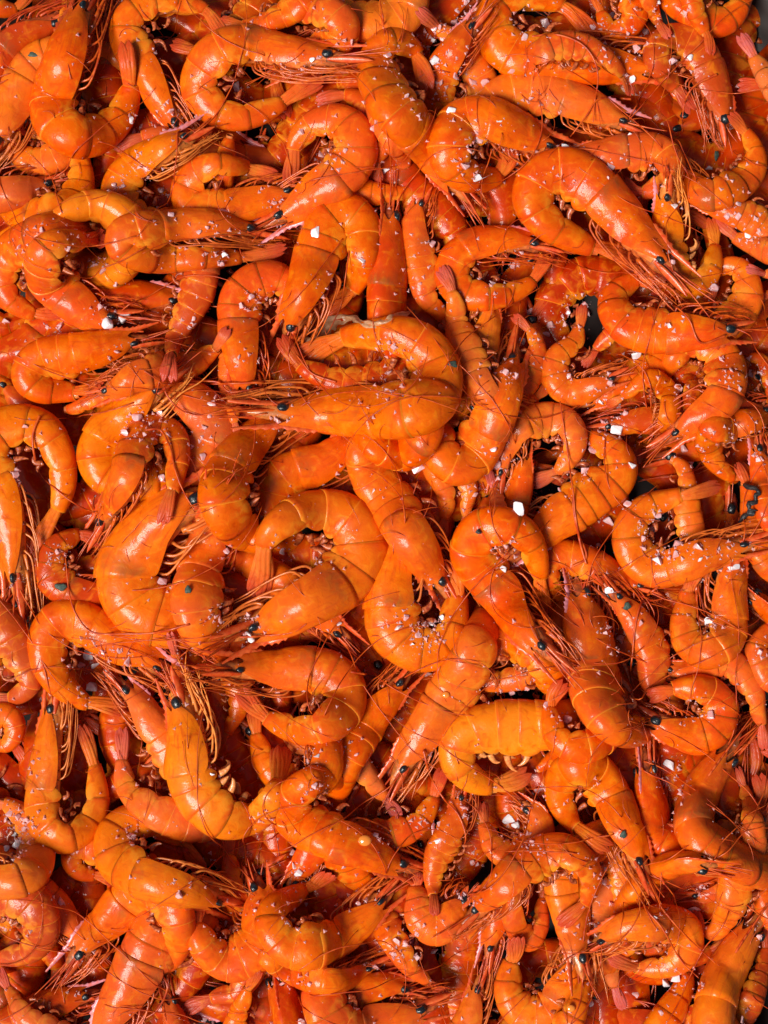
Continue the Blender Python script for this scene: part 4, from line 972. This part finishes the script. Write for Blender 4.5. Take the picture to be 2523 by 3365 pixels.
# ------------------------------------------------------------ small odd things
def blob(name, tile, x, y, sx, sy, rz, mat, label, cat, hz=.35, lift=.0):
    X, Y = TILES[tile][0] + x / 1.8433, TILES[tile][1] + y / 1.8433
    p = place(X, Y, lift); a = np.linspace(0, np.pi, 9)[:, None]; b = np.linspace(0, 2 * np.pi, 16, endpoint=False)[None]
    r = np.random.default_rng(int(x)); j = 1 + (.14 * np.sin(3 * b + x) + .09 * np.sin(5 * b + y)) * (name != 'water_drop')
    V = np.stack([sx * PX * np.sin(a) * np.cos(b) * j, sy * PX * np.sin(a) * np.sin(b) * j, hz * min(sx, sy) * PX * np.cos(a) + 0 * b], -1).reshape(-1, 3)
    o = mesh_obj(name, V, grid_faces(9, 16, True), mat); o.location = (p[0], p[1], p[2] + .0009); o.rotation_euler = (0, 0, -rz)
    o['label'] = label; o['category'] = cat
blob('black_fleck', 'B2', 1255, 740, 42, 24, -.3, M['fleck'], 'oblong black fleck on the back of the biggest shrimp', 'fleck')
blob('herb_fleck', 'C1', 370, 605, 38, 22, .1, M['fleck'], 'dark green fleck on the red-orange curl at the left', 'fleck')
blob('herb_fleck', 'C1', 1140, 622, 20, 24, 0, M['fleck'], 'square dark fleck on the shrimp with the grey-brown shoulder', 'fleck')
blob('black_fleck', 'C2', 1422, 272, 18, 14, .4, M['char'], 'tiny black dot on the hook-shaped shrimp with striped tail', 'fleck')
blob('herb_fleck', 'D3', 782, 510, 20, 24, .3, M['fleck'], 'grey fleck on the looped shrimp crossing down right', 'fleck')
blob('herb_fleck', 'C3', 805, 722, 22, 26, .6, M['fleck'], 'grey-green fleck beside the shrimp with the ridged shiny back', 'fleck')
blob('herb_fleck', 'A1', 210, 335, 38, 18, .1, M['fleck'], 'grey-green leaf bit at the upper left by the yellow back', 'leaf bit')
blob('herb_fleck', 'A3', 1345, 945, 14, 32, .1, M['fleck'], 'narrow grey-green fleck left of the C-shaped shrimp', 'fleck')
for (t_, x, y, s_, lb) in (('C2', 1225, 1258, 24, 'water drop on the long shrimp slanting down left'), ('D2', 735, 545, 40, 'red-brown juice drop on the long-headed shrimp'), ('D3', 465, 1560, 26, 'clear drop on the shrimp leaning to the bottom edge')):
    blob('water_drop', t_, x, y, s_, s_ * .85, 0, M['water'], lb, 'drop', .5)
q_ = np.array([(1470, 1465), (1500, 1510), (1510, 1550), (1525, 1600), (1500, 1640), (1470, 1645), (1440, 1690)], float); q_, _ = resample(catmull(q_), 40)
Sx = np.array(TILES['B3']) + q_ / 1.8433
P = np.array([place(a, b, .0012) for a, b in Sx]); P[:, 2] = lay(P, .001); x = np.linspace(0, 1, 40)
o = mesh_obj('charred_string', *tube(P, .00085 * (1 + .25 * np.sin(x * 31) + .15 * np.sin(x * 17)), 7), M['char']); o['label'] = 'black charred string curled in the gap near the right edge'; o['category'] = 'string'
# torn brown skin along the upper edge of the biggest shrimp (a part of it)
q_ = np.array([(400, 700), (450, 590), (530, 480), (640, 455), (740, 490), (850, 485), (930, 440), (1040, 410)], float); q_, _ = resample(catmull(q_), 50)
Sx = np.array(TILES['B2']) + q_ / 1.8433
P = np.array([place(a, b, .0008) for a, b in Sx]); P[:, 2] = np.maximum(smooth(P[:, 2:3], 12)[:, 0], P[:, 2])
T = np.gradient(P[:, :2], axis=0); T /= np.linalg.norm(T, axis=1)[:, None]; Nn = np.stack([-T[:, 1], T[:, 0]], 1)
wdt = np.interp(np.linspace(0, 1, 50), [0, .25, .5, .8, 1], [75, 55, 18, 28, 6]) * PX * (1 + .2 * np.sin(np.arange(50) * 1.3))
rows = []
for c_ in np.linspace(-1, 1, 7):
    rows.append(np.column_stack([P[:, :2] + Nn * (wdt * c_)[:, None], P[:, 2] + .0006 * np.cos(c_ * 4 + np.arange(50) * .5) - .0008 * c_ * c_]))
Vt = np.stack(rows, 1).reshape(-1, 3); Vb = Vt - np.array([0, 0, .0003]); g_ = grid_faces(50, 7)
rec = OWN['d3']; org = np.array(rec['obj'].location)
o = mesh_obj('torn_skin', np.concatenate([Vt, Vb]) - org, np.concatenate([g_, g_[:, ::-1] + len(Vt)]), M['skin']); o.parent = rec['obj']; o['label'] = 'brown translucent torn skin'
print('objects', len(bpy.data.objects), 'tris', sum(len(o.data.loops) - 2 * len(o.data.polygons) for o in bpy.data.objects if o.type == 'MESH'))
print('heap top', HM.max(), np.percentile(HM, [10, 50, 90]))
